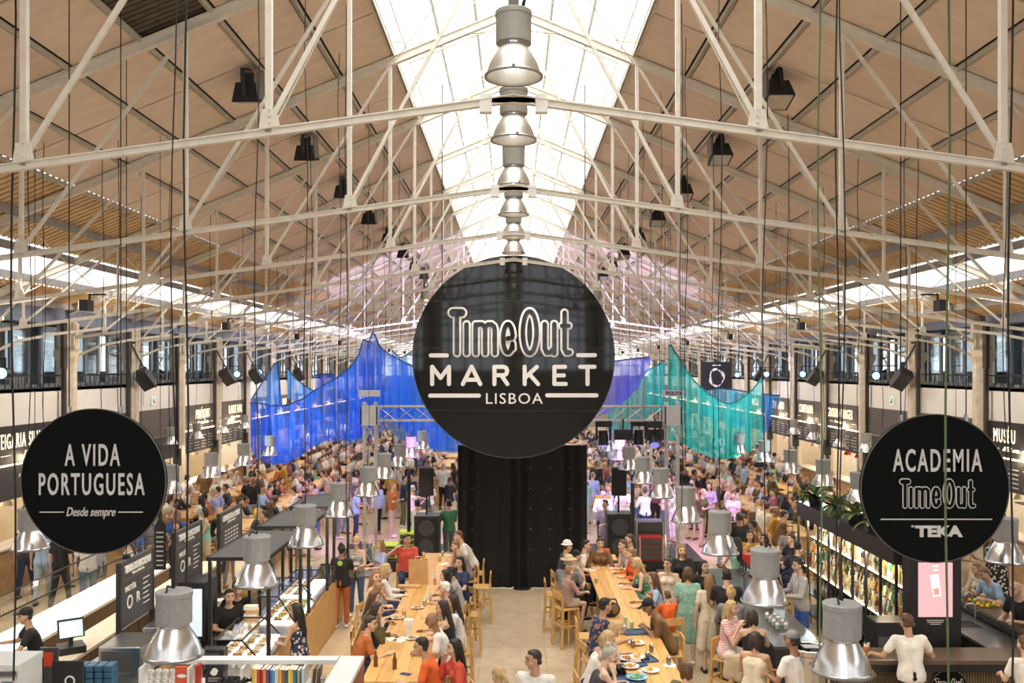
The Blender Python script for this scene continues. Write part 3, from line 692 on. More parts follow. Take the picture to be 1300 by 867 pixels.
net('hanging_net', [(400, 476, 500, 'peak'), (412, 475, 495), (424, 474, 486)], 31, 31, (.05, .15, .8), 'far royal blue net scrap between the sails and the tall peak', .2)
net('hanging_net', [(497, 443, 520, 'peak'), (508, 455, 530), (520, 448, 540), (535, 440, 545)], 33, 33, (.06, .40, .72), 'lighter blue net behind the tall peak, touching the big sign edge', .3)
net('hanging_net', [(440, 500, 566, 'peak'), (465, 495, 560), (490, 492, 545), (520, 494, 566), (560, 498, 574), (592, 505, 575)], 31, 32, (.05, .26, .72), 'mid blue net behind the stage tower, below the tall peak', .3)
net('hanging_net', [(740, 464, 536), (770, 460, 526), (790, 457, 515), (810, 455, 494), (826, 453, 461, 'peak')], 26, 26.5, (.22, .20, .92), 'violet blue net just right of the big round sign', .18)
net('hanging_net', [(772, 512, 560), (788, 498, 562), (800, 485, 556), (810, 478, 540), (825, 468, 526), (844, 459, 520, 'peak')], 28, 28.5, (.04, .58, .66), 'teal net with a slanting top right of the violet net', .25)
net('hanging_net', [(849, 440, 556), (851, 437, 560, 'peak'), (862, 455, 562), (870, 468, 565), (880, 482, 572), (890, 492, 576), (900, 500, 580), (915, 509, 583), (926, 513, 583), (935, 510, 582), (942, 505, 578), (950, 500, 573), (958, 492, 565), (968, 477, 548, 'peak')], 25, 27, (.03, .58, .55), 'large teal green net with two peaks right of the stage tower', .22)
net('hanging_net', [(895, 496, 526, 'peak'), (915, 493, 536), (935, 495, 545), (950, 498, 548)], 29, 29.5, (.10, .45, .72), 'pale sky blue net behind the large teal one', .3)
net('hanging_net', [(966, 500, 566), (975, 501, 548), (985, 502, 526), (990, 502, 512, 'peak')], 27.3, 27.6, (.04, .24, .60), 'narrow blue net flap at the right end of the teal net', .2)
# ---- blue spots on the galleries
def spot_fix(px, py, X, i, side):
    Y = abs(X)*F/abs(px-VX); z = H-(py-VY)*Y/F
    t = empty('stage_spot', (X, Y, z))
    MB().tube((0, .0, 0), (0, .3, 0), .13, 14).build('can', dark, t)
    MB().tube((0, -.02, 0), (0, -.005, 0), .12, 14).build('lens', M('blue_lens', (.4, .5, 1), .4, var=0, emis=5, ecol=(.12, .30, 1)), t)
    MB().bar((0, .15, .1), (0, .15, .35), .03).bar((0, .15, .33), ((.75 if X > 0 else -.75), .15, .33), .03).build('yoke', dark, t)
    tag(t, '%s glowing blue stage spot on the %s gallery rail, from the camera' % (ORD[i], side), 'spotlight', 'blue gallery spots')
for i, (a, b) in enumerate(((2, 474), (301, 475), (329, 473))): spot_fix(a, b, -11.3, i, 'left')
for i, (a, b) in enumerate(((1112, 477), (1019, 475), (973, 475), (958, 475), (936, 476))): spot_fix(a, b, 11.9, i, 'right')
def spotl(loc, to, e, col, ang=50, r=.1):
    l = bpy.data.lights.new('spot', 'SPOT'); l.energy = e; l.color = col; l.spot_size = R(ang); l.spot_blend = .5; l.shadow_soft_size = r
    o = bpy.data.objects.new('stage_or_fill_light', l); COL.objects.link(o); o.location = loc
    o.rotation_euler = (Vector(to)-Vector(loc)).to_track_quat('-Z', 'Y').to_euler(); return o
spotl((-11, 20, 5.3), (-5, 27, 4.0), 3200, (.55, .75, 1), 34); spotl((-11.2, 34, 5.3), (-5, 27.5, 3.6), 2400, (.6, .8, 1), 34)
spotl((11.5, 20, 5.3), (6, 26, 3.8), 3000, (.7, .95, 1), 34); spotl((11.5, 34, 5.3), (6, 26, 3.6), 2500, (.7, .95, 1), 34)
spotl((-2.5, 23.4, 3.9), (-4.6, 28.5, 0), 1300, (.62, .2, 1), 55); spotl((2.6, 23.4, 3.9), (5.0, 27.5, 0), 1600, (.66, .25, 1), 55); spotl((1.6, 23.5, 3.9), (3.2, 31, 0), 900, (.6, .4, 1), 50)
spotl((-3, 34, 4.6), (-6, 46, 10), 2600, (.62, .60, 1), 110, .3); spotl((3, 34, 4.6), (6, 46, 10), 2600, (.66, .62, 1), 110, .3)
# ---- wall floods added on the tie beams to brighten aprons and columns
for s in (-1, 1):
    for i in range(7):
        y = Y0+8+8*i+.3; z = zt(7.7)-.12; t = empty('added_wall_flood', (s*7.7, y, z), R(-90*s))
        MB().box((0, .06, -.1), (.26, .16, .2)).build('case', dark, t, bevel=.01); MB().box((0, .145, -.1), (.22, .01, .16)).build('lens', M('added_flood_lens', (1, .9, .75), .4, var=0, emis=3, ecol=(1, .88, .7)), t); MB().bar((0, 0, -.05), (0, 0, .12), .03).bar((0, 0, .1), (0, -.3, .1), .03).build('clamp', dark, t)
        tag(t, '%s added black flood lamp from the camera clamped to a tie beam, %s side' % (ORD[i], 'left' if s < 0 else 'right'), 'floodlight', 'added wall floods on the tie beams')
        spotl((s*7.95, y, z-.1), (s*12.2, y, 4.2), 420, (1, .86, .68), 120, .08)
# black banner with a looped white drawing, far right behind the nets
t = empty('banner', (9.0, 40.2, 4.35)); MB().b2((-.68, 0, 0), (.68, .03, 1.25)).build('cloth', darkm, t)
for i in range(7):
    a = i*.42; MB().path([((.30+.05*math.sin(3*q+a))*math.cos(q)+.03*math.cos(a), -.02-.004*i, .55+(.38+.04*math.cos(2*q+a))*math.sin(q)) for q in [k_*PI/10 for k_ in range(21)]], .012, 4).build('loop_line', lett, t)
MB().b2((-.2, -.01, 1.08), (.2, 0, 1.12)).build('caption', lett, t)
for x in (-.6, .6): MB().tube((x, 0, 1.25), (x, 0, zr(8.4)-4.35+.05), .01, 5).build('cord', cabm, t)
tag(t, 'black hanging banner with white looped drawing behind the teal nets', 'banner')
t = empty('gallery_sign', (12.52, 22.2, 5.15)); rt = (R(90), 0, R(-90)); text('Estúdio', 'lettering', lett, t, (-.03, 0, .72), rt, .42, shear=.25, align='LEFT', bold=.008)
q_ = empty('holder'); logo(q_, lett, disc2, 1.6/870, (0, 0), 29., 15., .004)
for o in [o for o in COL.objects if o.parent == q_]: o.parent = t; o.rotation_euler = (0, 0, R(-90)); o.location = (-.04-o.location.y, -.85, .25)
bpy.data.objects.remove(q_)
MB().b2((.0, -2.2, 0), (.02, 0, 1.1)).build('glass_panel', glass('sign_glass', (.8, .88, .9), .85, .05), t); tag(t, 'white script and outlined letters on glass at the right gallery edge', 'sign')
# ---- stage rigging
tal = M('truss_alloy', (.62, .61, .60), .35, .7, var=.08)
def box_truss(name, p, q, w=.29, step=.45, up=(0, 0, 1)):
    p, q = Vector(p), Vector(q); d = (q-p); L = d.length; d.normalize(); u = Vector(up) if abs(d.z) < .9 else Vector((0, 1, 0)); x = d.cross(u).normalized(); y = d.cross(x)
    t = empty(name, p); ch = MB(); c4 = [(x*a+y*b)*w/2 for a, b in ((-1, -1), (1, -1), (1, 1), (-1, 1))]
    for c in c4: ch = MB().tube(c, c+d*L, .024, 8); ch.build('chord', tal, t)
    n = max(1, int(L/step)); mb = MB()
    for i in range(n):
        for j in range(4):
            a, b = c4[j], c4[(j+1) % 4]
            if i % 2: a, b = b, a
            mb.tube(a+d*(L*i/n), b+d*(L*(i+1)/n), .010, 5, caps=False)
    mb.build('lacing', tal, t); return t
TX = ((470-VX)*23.3/F, (853-VX)*23.3/F)
for i, X in enumerate(TX):
    t = box_truss('truss_tower', (X, 23.3, .05), (X, 23.3, 4.45)); tag(t, 'tall alloy truss tower on the %s of the stage drape' % ('left', 'right')[i], 'truss tower')
    MB().box((0, 0, 4.05), (.42, .42, .5)).build('sleeve_block', tal, t); MB().box((0, 0, 0), (.7, .7, .03)).build('base_plate', tal, t)
    MB().box((0, -.16, 4.62), (.54, .12, .16)).build('name_board', M('board_grey', (.6, .62, .68), .5), t)
    if i: text('PROLYTE', 'lettering', M('navy_letter', (.04, .05, .12), .5), t, (0, -.23, 4.62), size=.13, width=.42, bold=.004)
    for q in (-.2, .2): MB().tube((q, -.2, 3.82), (q, -.2, 4.28), .02, 6).build('chain', dark, t)
t = box_truss('truss_beam', (TX[0]+.24, 23.3, 4.15), (TX[1]-.24, 23.3, 4.15), .36); tag(t, 'horizontal alloy truss beam passing behind the big round sign', 'truss beam')
for i, (px, py) in enumerate(((507, 656), (821, 655))):
    a = at(px, py, 0); t = box_truss('truss_tower', (a.x, a.y, .05), (a.x, a.y, 3.6)); tag(t, 'shorter alloy truss tower further back, %s of the drape' % ('left', 'right')[i], 'truss tower')
    MB().box((0, 0, 0), (.8, .8, .03)).build('base_plate', tal, t)
def moving_head(loc, tilt, label, wash=False):
    t = empty('moving_head', loc)
    MB().box((0, 0, 0), (.42, .26, .16)).build('base', dark, t, bevel=.02)
    MB().b2((-.2, -.05, -.42), (-.15, .05, -.05)).b2((.15, -.05, -.42), (.2, .05, -.05)).build('yoke', dark, t)
    h = MB().tube((0, -.2, 0), (0, .18, 0), .14, 16, .11).build('head', dark, t, (0, 0, -.36), (tilt, 0, 0))
    MB().tube((0, -.215, 0), (0, -.2, 0), .12, 16).build('lens', M('lens_blue', (.1, .12, .3), .1, emis=.8, ecol=(.3, .3, 1)), h)
    tag(t, label, 'stage light')
moving_head((2.3, 23.2, 3.89), R(80), 'moving head lamp hanging nearest the big sign on the truss beam')
moving_head((3.55, 22.95, 3.89), R(50), 'moving head lamp next to the right tower, tilted left'); moving_head((3.25, 23.55, 3.89), R(90), 'moving head lamp between the two bar washes')
for i, (x) in enumerate((2.78, 3.6)):
    t = empty('bar_wash', (x, 23.05, 3.62)); MB().box((0, 0, 0), (.44, .2, .26)).build('housing', dark, t, bevel=.02); MB().bar((0, 0, .1), (0, 0, .4), .04).build('clamp', dark, t)
    for j in range(4): MB().tube((-.15+j*.1, -.12, 0), (-.15+j*.1, -.1, 0), .035, 10).build('lens', M('lens_dark', (.03, .03, .05), .1), t)
    tag(t, 'black box wash light under the truss beam, %s' % ('left one', 'right one')[i], 'stage light')
def stage_box(name, lo, hi, label, cat, mat=dark, parts=None):
    c = [(lo[i]+hi[i])/2 for i in range(3)]; t = empty(name, (c[0], c[1], lo[2])); d = [hi[i]-lo[i] for i in range(3)]
    MB().box((0, 0, d[2]/2), d).build('case', mat, t, bevel=.01)
    if parts == 'speaker':
        MB().box((0, -d[1]/2-.01, d[2]/2), (d[0]*.86, .02, d[2]*.9)).build('grille', darkm, t)
        for z in (.3, .72): MB().lathe([(0, .0), (min(d[0], d[2]/2)*.34, .01), (min(d[0], d[2]/2)*.36, 0)], 16).build('cone', M('cone_grey', (.04, .045, .05), .5), t, (0, -d[1]/2-.025, d[2]*z), (R(90), 0, 0))
    if parts == 'rack':
        for z in range(4): MB().box((0, -d[1]/2-.012, d[2]*(.16+.22*z)), (d[0]*.86, .02, d[2]*.17)).build('rack_unit', M('rack_unit', (.07, .07, .07), .4), t)
        for x in (-1, 1): MB().box((x*d[0]/2, -d[1]/2, d[2]/2), (.03, .03, d[2])).build('edge_rail', tal, t)
    return tag(t, label, cat)
stage_box('stage_deck', (-4.7, 23.62, 0), (-1.5, 26, .28), 'low black stage deck left of the drape', 'stage'); stage_box('stage_deck', (1.9, 23.62, 0), (5.0, 26, .28), 'low black stage deck right of the drape', 'stage')
stage_box('subwoofer', (-2.6, 23.65, .28), (-1.95, 24.3, 1.45), 'big black subwoofer beside the left edge of the drape', 'speaker', dark, 'speaker')
stage_box('subwoofer', (2.45, 23.65, .28), (3.1, 24.3, 1.5), 'big black subwoofer right of the drape', 'speaker', dark, 'speaker')
for i, x in enumerate((-2.3, 2.78)):
    y = 23.98; t = empty('column_speaker', (x, y, 1.45)); MB().tube((0, 0, 0), (0, 0, .55), .025, 8).build('pole', dark, t)
    MB().add([(-.2, -.16, .5), (.2, -.16, .5), (.17, .2, .5), (-.17, .2, .5), (-.2, -.16, 1.25), (.2, -.16, 1.25), (.17, .2, 1.25), (-.17, .2, 1.25)], [(0, 1, 2, 3), (7, 6, 5, 4), (0, 4, 5, 1), (1, 5, 6, 2), (2, 6, 7, 3), (3, 7, 4, 0)]).build('cabinet', M('speaker_black', (.02, .022, .024), .5), t, bevel=.03)
    MB().box((0, -.17, .87), (.34, .02, .66)).build('grille', darkm, t); tag(t, 'black pole speaker above the subwoofer on the %s of the drape' % ('left', 'right')[i], 'speaker')
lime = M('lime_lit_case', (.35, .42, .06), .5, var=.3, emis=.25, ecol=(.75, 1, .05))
stage_box('flight_case', (-3.75, 24.0, .28), (-3.1, 24.5, .62), 'low flight case lit lime yellow beside the left tower', 'case', lime, 'rack')
stage_box('flight_case', (-3.05, 24.1, .28), (-2.62, 24.6, .95), 'tall rack case lit lime yellow next to the subwoofer', 'case', lime, 'rack')
stage_box('mixer_rack', (3.3, 23.65, .28), (3.9, 24.05, .9), 'equipment rack with red trim at the foot of the right tower', 'case', M('rack_red', (.35, .02, .02), .4), 'rack')
stage_box('flight_case', (3.3, 24.2, .28), (4.0, 24.8, 1.2), 'dark flight case behind the red equipment rack', 'case', M('case_grey', (.06, .06, .07), .5), 'rack')
for i, (px, py) in enumerate(((519, 700), (803, 712), (736, 712))):
    a = at(px, py+20, 0); t = MB().tube((0, 0, 0), (0, 0, 2.6), .05, 8).box((0, 0, .01), (.4, .4, .02)).build('steel_post', dark, None, a); tag(t, 'black steel post standing %s' % ('left of the subwoofer by the drape', 'between the right subwoofer and the red rack', 'right behind the drape edge')[i], 'post')
# ================================================================ PEOPLE
def _captpl(n=10):
    d = []; t = []
    for j in range(4):
        a = PI/2*(1-j/3.0)
        for i in range(n): d.append((math.cos(a)*math.cos(2*PI*i/n), math.cos(a)*math.sin(2*PI*i/n), -math.sin(a))); t.append(0)
    for j in range(4):
        a = PI/2*j/3.0
        for i in range(n): d.append((math.cos(a)*math.cos(2*PI*i/n), math.cos(a)*math.sin(2*PI*i/n), math.sin(a))); t.append(1)
    f = [(j*n+i, j*n+(i+1) % n, (j+1)*n+(i+1) % n, (j+1)*n+i) for j in range(7) for i in range(n)]
    return np.array(d), np.array(t), f
CD, CT, CF = _captpl()
class Blob:
    def __init__(s): s.v = []; s.f = []; s.n = 0
    def _add(s, v, f): s.v.append(v); s.f += [tuple(i+s.n for i in q) for q in f]; s.n += len(v)
    def cap(s, a, b, ra, rb=None, sq=(1, 1)):
        rb = ra if rb is None else rb
        a = np.array(a, float); b = np.array(b, float); d = b-a; L = np.linalg.norm(d)
        d = d/L if L > 1e-6 else np.array((0, 0, 1.)); u = np.array((1., 0, 0)) if abs(d[0]) < .9 else np.array((0, 1., 0))
        y = np.cross(d, u); y /= np.linalg.norm(y); x = np.cross(y, d)
        r = np.where(CT == 0, ra, rb)[:, None]
        s._add(a+d*L*CT[:, None]+(CD[:, 0:1]*x*sq[0]+CD[:, 1:2]*y*sq[1]+CD[:, 2:3]*d)*r, CF); return s
    def ell(s, c, r, m=None):
        v = CD*np.array(r)
        if m is not None: v = v @ np.array(m).T
        s._add(v+np.array(c), CF); return s
    def obj(s, name, mat, parent, vox=.014, sm=2):
        me = bpy.data.meshes.new(name); V = np.concatenate(s.v); me.from_pydata(V.tolist(), [], s.f); me.materials.append(mat)
        o = link(name, me, parent)
        if vox:
            m = o.modifiers.new('r', 'REMESH'); m.mode = 'VOXEL'; m.voxel_size = vox; m.use_smooth_shade = True
            if sm: q = o.modifiers.new('s', 'SMOOTH'); q.factor = .5; q.iterations = sm
            JOBS.append(o)
        return o
JOBS = []
def run_jobs():
    bpy.context.view_layer.update(); dg = bpy.context.evaluated_depsgraph_get()
    for o in JOBS:
        me = bpy.data.meshes.new_from_object(o.evaluated_get(dg)); me.name = o.name; mats = [m for m in o.data.materials]
        o.modifiers.clear(); old = o.data; o.data = me
        if not len(me.materials):
            for m in mats: me.materials.append(m)
        me.polygons.foreach_set('use_smooth', [True]*len(me.polygons))
    JOBS.clear()
SK = [(.62, .40, .28), (.50, .30, .19), (.66, .45, .33), (.30, .16, .09), (.56, .36, .24), (.10, .055, .035)]
def skin(i): return M('skin_%d' % i, SK[i], .5, var=.05, scale=8)
HC = {'black': (.012, .010, .009), 'dark': (.035, .020, .013), 'brown': (.10, .05, .025), 'light': (.24, .13, .06), 'blonde': (.48, .33, .15), 'grey': (.38, .36, .33), 'red': (.25, .08, .03), 'straw': (.62, .48, .28), 'white': (.75, .72, .66)}
def hairm(k): return M('hair_'+k, HC[k], .55, var=.25, scale=18, stretch=(3, 3, .6), bump=.3)
FC = {'white': (.74, .71, .66), 'black': (.014, .014, .016), 'grey': (.20, .20, .21), 'navy': (.02, .035, .09), 'orange': (.70, .12, .02), 'rust': (.42, .12, .035), 'coral': (.58, .08, .05), 'red': (.42, .05, .025), 'olive': (.09, .075, .025),
      'lavender': (.36, .42, .66), 'blue': (.05, .13, .42), 'sky': (.34, .48, .68), 'mint': (.22, .45, .36), 'cream': (.68, .60, .46), 'pink': (.72, .28, .34), 'brown': (.17, .09, .035), 'mustard': (.50, .26, .03), 'denim': (.08, .14, .26), 'lightdenim': (.32, .40, .50),
      'burgundy': (.30, .10, .12), 'khaki': (.13, .115, .06), 'beige': (.50, .40, .28), 'teal': (.05, .30, .30), 'lightgrey': (.42, .41, .40), 'taupe': (.26, .20, .17), 'darkred': (.22, .02, .02), 'green': (.06, .22, .10), 'lilac': (.52, .42, .62), 'charcoal': (.05, .05, .055)}
def fab(k):
    if k in MATS: return MATS[k]
    if ':' in k:                                    # pattern: base:second:kind
        a, b, kind = k.split(':'); m = bpy.data.materials.new(k); m.use_nodes = True; MATS[k] = m; nt = m.node_tree; p = nt.nodes['Principled BSDF']; p.inputs['Roughness'].default_value = .8
        tc = nt.nodes.new('ShaderNodeTexCoord'); r = nt.nodes.new('ShaderNodeValToRGB'); r.color_ramp.interpolation = 'CONSTANT'
        if kind == 'stripe':
            t = nt.nodes.new('ShaderNodeTexWave'); t.bands_direction = 'Z'; t.inputs['Scale'].default_value = 9; r.color_ramp.elements[1].position = .5; o = t.outputs['Fac']
        else:
            t = nt.nodes.new('ShaderNodeTexVoronoi'); t.inputs['Scale'].default_value = 16 if kind == 'floral' else 40; o = t.outputs['Distance']; r.color_ramp.elements[1].position = .38 if kind == 'floral' else .3
        nt.links.new(tc.outputs['Object'], t.inputs['Vector']); nt.links.new(o, r.inputs[0]); nt.links.new(r.outputs[0], p.inputs['Base Color'])
        r.color_ramp.elements[0].color = (*FC[b], 1); r.color_ramp.elements[1].color = (*FC[a], 1)
        if kind == 'floral' : e = r.color_ramp.elements.new(.2); e.color = (*[min(1, c*.6+.15) for c in FC[b]], 1)
        return m
    return M('fabric_'+k, FC[k], .85, var=.14, scale=7, bump=.35)
def rotz(a): return np.array(Matrix.Rotation(a, 3, 'Z'))
def ik(a, b, l1, l2, pole):
    a, b = np.array(a, float), np.array(b, float); d = b-a; L = np.linalg.norm(d); M_ = l1+l2-.005
    if L > M_: b = a+d/L*M_; d = b-a; L = M_
    L = max(L, abs(l1-l2)+.02); x = (l1*l1-l2*l2+L*L)/(2*L); h = math.sqrt(max(0, l1*l1-x*x)); u = d/np.linalg.norm(d)
    p = np.array(pole, float); p = p-u*np.dot(p, u); p /= np.linalg.norm(p)+1e-9
    return a+u*x+p*h, b
ARMS = {'table': ((-.20, .40, .24), (.20, .40, .24)), 'eat': ((-.14, .38, .25), (.10, .24, .46)), 'chin': ((-.18, .40, .24), (.07, .17, .50)), 'chinl': ((-.07, .17, .50), (.18, .40, .24)), 'side': ((-.27, .03, -.13), (.27, .03, -.13)), 'hold': ((-.13, .34, .22), (.13, .34, .22)),
        'holdr': ((-.27, .03, -.12), (.15, .34, .24)), 'phone': ((-.06, .33, .30), (.08, .33, .30)), 'tray': ((-.25, .30, .20), (.22, .32, .22)), 'lap': ((-.12, .26, .06), (.12, .26, .06)), 'drink': ((-.2, .3, .2), (.06, .20, .52)), 'out': ((-.22, .55, .25), (.18, .5, .22)), 'hip': ((-.24, .02, .08), (.24, .02, .08)), 'reach': ((-.2, .5, .2), (.35, .45, .25))}
def person(label, pos, rz, pose='stand', top=('tee', 'white'), bot=('trousers', 'navy'), hair=('short', 'dark'), sk=0, arms='side', lean=0., yaw=0., pitch=0., h=1.72, fem=False, vox=.013, face=True, seat=.75, shoe='black', group=None, proto=False, foot=None, cat='person', hat=None):
    k = h/1.72; t = empty('person', pos, rz)
    if not proto: tag(t, label, cat, group)
    hz = .92*k if pose == 'stand' else seat+.085
    P = np.array((0., 0, hz)); ln = R(lean); sp = np.array((0, math.sin(ln), math.cos(ln)))
    fw = np.array((0, math.cos(ln), -math.sin(ln)))
    sh_w = (.165 if fem else .185)*k; hp = (.095 if fem else .085)*k
    waist = P+sp*.16*k+np.array((0, 0, .02)); chest = P+sp*.38*k; neck = P+sp*.53*k; 
    SH = {s: P+sp*.485*k+np.array((s*sh_w, 0, 0)) for s in (-1, 1)}
    HIP = {s: P+np.array((s*hp, 0, 0)) for s in (-1, 1)}
    if pose == 'stand':
        st = foot if foot is not None else .04
        AN = {s: np.array((s*.10, s*st-.02, .09)) for s in (-1, 1)}; KN = {s: (HIP[s]+AN[s])/2+np.array((0, .025, 0)) for s in (-1, 1)}
    else:
        KN = {s: HIP[s]+np.array((s*.06, .40*k, -.03)) for s in (-1, 1)}
        AN = {s: np.array((s*.12, .30*k, max(.09, seat-.42))) for s in (-1, 1)}
    A = ARMS[arms] if isinstance(arms, str) else arms
    EL, WR_ = {}, {}
    for s, tg in zip((-1, 1), A):
        g = np.array((tg[0], tg[1], tg[2]))*k+np.array((0, sp[1]*.15, hz if arms != 'side' or True else 0))
        EL[s], WR_[s] = ik(SH[s], g, .285*k, .25*k, (s*.5, -.35, -.8))
    yw = rotz(R(yaw)); Hm = yw @ np.array(Matrix.Rotation(R(-pitch)-ln*.3, 3, 'X'))
    hc = neck+sp*.06*k+Hm @ np.array((0, .025, .115))*k
    def hd(x, y, z): return hc+Hm @ (np.array((x, y, z))*k)
    sm_ = skin(sk); b = Blob(); f = .93 if fem else 1.
    # --- body: one skin surface
    for s in (-1, 1):
        b.cap(HIP[s], KN[s], .083*k, .055*k); b.cap(KN[s], AN[s], .053*k, .034*k)
        b.cap(KN[s]*.65+AN[s]*.35-np.array((0, .012, 0)), KN[s]*.4+AN[s]*.6-np.array((0, .008, 0)), .050*k, .038*k)
        b.cap(AN[s]+(0, -.02, -.045), AN[s]+(0, .13*k, -.055), .034*k, .028*k, (1.2, .8))
        b.cap(HIP[s]*.8+P*.2, waist+(s*.05*k, 0, 0), .105*k*(1.02 if fem else .97), .088*k*f); b.cap(waist+(s*.05*k, 0, 0), chest+(s*.075*k, 0, 0), .088*k*f, .098*k*f)
        b.cap(chest+(s*.07*k, 0, 0), SH[s]*.85+chest*.15, .09*k*f, .055*k); b.cap(neck-sp*.03, SH[s], .045*k, .048*k)
        if fem: b.ell(chest+fw*.075*k+(s*.07*k, 0, -.01), (.055*k,)*3)
        b.cap(SH[s], EL[s], .047*k*f, .037*k*f); b.cap(EL[s], WR_[s], .037*k*f, .024*k*f)
        # hand
        d = WR_[s]-EL[s]; d /= np.linalg.norm(d); nrm = np.array((-s*.5, 0, -.85)); sd = np.cross(d, nrm); sd /= np.linalg.norm(sd)+1e-9; nrm = np.cross(sd, d)
        w = WR_[s]; q = k*1.05
        for o_ in (-1, 0, 1): b.cap(w+d*.015*q+sd*o_*.016*q, w+d*.075*q+sd*o_*.022*q, .015*q, .013*q)
        if vox and vox < .016:
            for j, (o_, L) in enumerate(((-1.5, .058), (-.5, .07), (.5, .066), (1.5, .05))):
                p0 = w+d*.08*q+sd*o_*.0185*q; p1 = p0+(d*.85+nrm*.4)*L*.55*q; p2 = p1+(d*.45+nrm*.85)*L*.5*q
                b.cap(p0, p1, .0095*q, .009*q); b.cap(p1, p2, .009*q, .0078*q)
            b.cap(w+d*.025*q-sd*s*.02*q, w+d*.06*q-sd*s*.052*q+nrm*.015, .012*q, .010*q); b.cap(w+d*.06*q-sd*s*.052*q+nrm*.015, w+d*.09*q-sd*s*.058*q+nrm*.03, .010*q, .008*q)
        else: b.cap(w+d*.06*q, w+(d*.8+nrm*.4)*.13*q, .022*q, .012*q)
    b.cap(neck-sp*.04, hd(0, -.02, -.05), .055*k*f, .052*k*f)
    b.ell(hd(0, 0, .02), (.074*k, .092*k, .098*k), Hm); b.cap(hd(0, .02, -.03), hd(0, .045, -.085), .055*k, .032*k); b.cap(hd(-.03, .04, -.03), hd(.03, .04, -.03), .04*k)
    b.cap(hd(0, .088, .02), hd(0, .108, -.015), .008*k, .014*k)
    for s in (-1, 1): b.ell(hd(s*.077, -.005, -.002), (.009*k, .018*k, .028*k), Hm)
    b.cap(hd(-.022, .088, -.045), hd(.022, .088, -.045), .009*k)
    body = b.obj('body', sm_, t, vox, 2 if vox < .016 else 1)
    if face:
        for s in (-1, 1):
            e = Blob().ell(hd(s*.030, .083, .018), (.013*k, .010*k, .008*k), Hm).obj('eye', M('eye_dark', (.03, .02, .015), .2), t, 0)
            Blob().cap(hd(s*.016, .090, .037), hd(s*.046, .080, .040), .005*k).obj('eyebrow', hairm('dark' if hair[1] in ('black', 'dark', 'white') else 'brown'), t, 0)
        Blob().cap(hd(-.020, .094, -.046), hd(.020, .094, -.046), .006*k).obj('mouth', M('lips', (.42, .14, .11), .5), t, 0)
    # --- hair or hat
    hk, hcx = hair; hm = hairm(hcx)
    if hk != 'bald':
        g = Blob()
        if hk in ('short', 'afro', 'cap', 'hat', 'bucket'):
            e = .022 if hk == 'afro' else 0
            g.ell(hd(0, -.020, .040), (.081*k+e, .088*k+e, .088*k+e), Hm); g.ell(hd(0, .025, .085), (.062*k+e, .05*k+e, .035*k+e), Hm); g.cap(hd(-.05, -.055, -.02), hd(.05, -.055, -.02), .035*k)
        else:
            g.ell(hd(0, -.022, .042), (.086*k, .092*k, .090*k), Hm); g.ell(hd(0, .03, .088), (.062*k, .045*k, .03*k), Hm)
            for s in (-1, 1):
                if hk in ('long', 'bob'):
                    z1 = -.10 if hk == 'bob' else -.16
                    g.cap(hd(s*.068, -.01, .02), hd(s*.072, -.02, z1), .030*k, .022*k)
            if hk in ('long',): g.cap(hd(0, -.07, 0), neck-sp*.20*k-fw*.10*k, .062*k, .030*k, (1.35, .8)); g.cap(hd(-.04, -.07, 0), neck-sp*.16*k-fw*.095*k-(.05, 0, 0), .045*k, .028*k); g.cap(hd(.04, -.07, 0), neck-sp*.16*k-fw*.095*k+(.05, 0, 0), .045*k, .028*k)
            if hk == 'bob': g.cap(hd(-.03, -.07, 0), hd(-.04, -.06, -.10), .05*k, .035*k); g.cap(hd(.03, -.07, 0), hd(.04, -.06, -.10), .05*k, .035*k)
            if hk == 'bun': g.ell(hd(0, -.06, .135), (.045*k,)*3); g.cap(hd(0, -.06, 0), hd(0, -.05, -.03), .05*k)
            if hk == 'pony': g.cap(hd(0, -.10, .05), hd(0, -.16, -.02), .028*k, .03*k); g.cap(hd(0, -.16, -.02), neck-sp*.10*k-fw*.12*k, .03*k, .012*k)
        g.obj('hair', hm, t, .014 if vox < .02 else vox, 1)
    if hat:
        hk_, hcl = hat; g = Blob()
        if hk_ == 'cap': g.ell(hd(0, -.012, .065), (.089*k, .098*k, .078*k), Hm); g.cap(hd(-.035, .09, .06), hd(-.03, .15, .052), .03*k, .02*k, (1, .3)); g.cap(hd(.035, .09, .06), hd(.03, .15, .052), .03*k, .02*k, (1, .3)); g.cap(hd(0, .09, .062), hd(0, .165, .052), .03*k, .02*k, (1, .3))
        else:
            g.ell(hd(0, -.01, .085), (.088*k, .098*k, .075*k), Hm); r_ = .185 if hk_ == 'straw' else .14
            g.ell(hd(0, -.01, .055), (r_*k, r_*k, .016*k), Hm @ np.array(Matrix.Rotation(R(4), 3, 'X')))
        o = g.obj('hat', fab(hcl) if hcl in FC else hairm(hcl), t, .012, 1)
        if hk_ == 'straw': MBL = Blob().ell(hd(0, -.01, .07), (.092*k, .102*k, .018*k), Hm).obj('hat_band', fab('brown'), t, 0)
    # --- clothes
    kind, colr = top; g = Blob(); e = .013*k; fm = fab(colr)
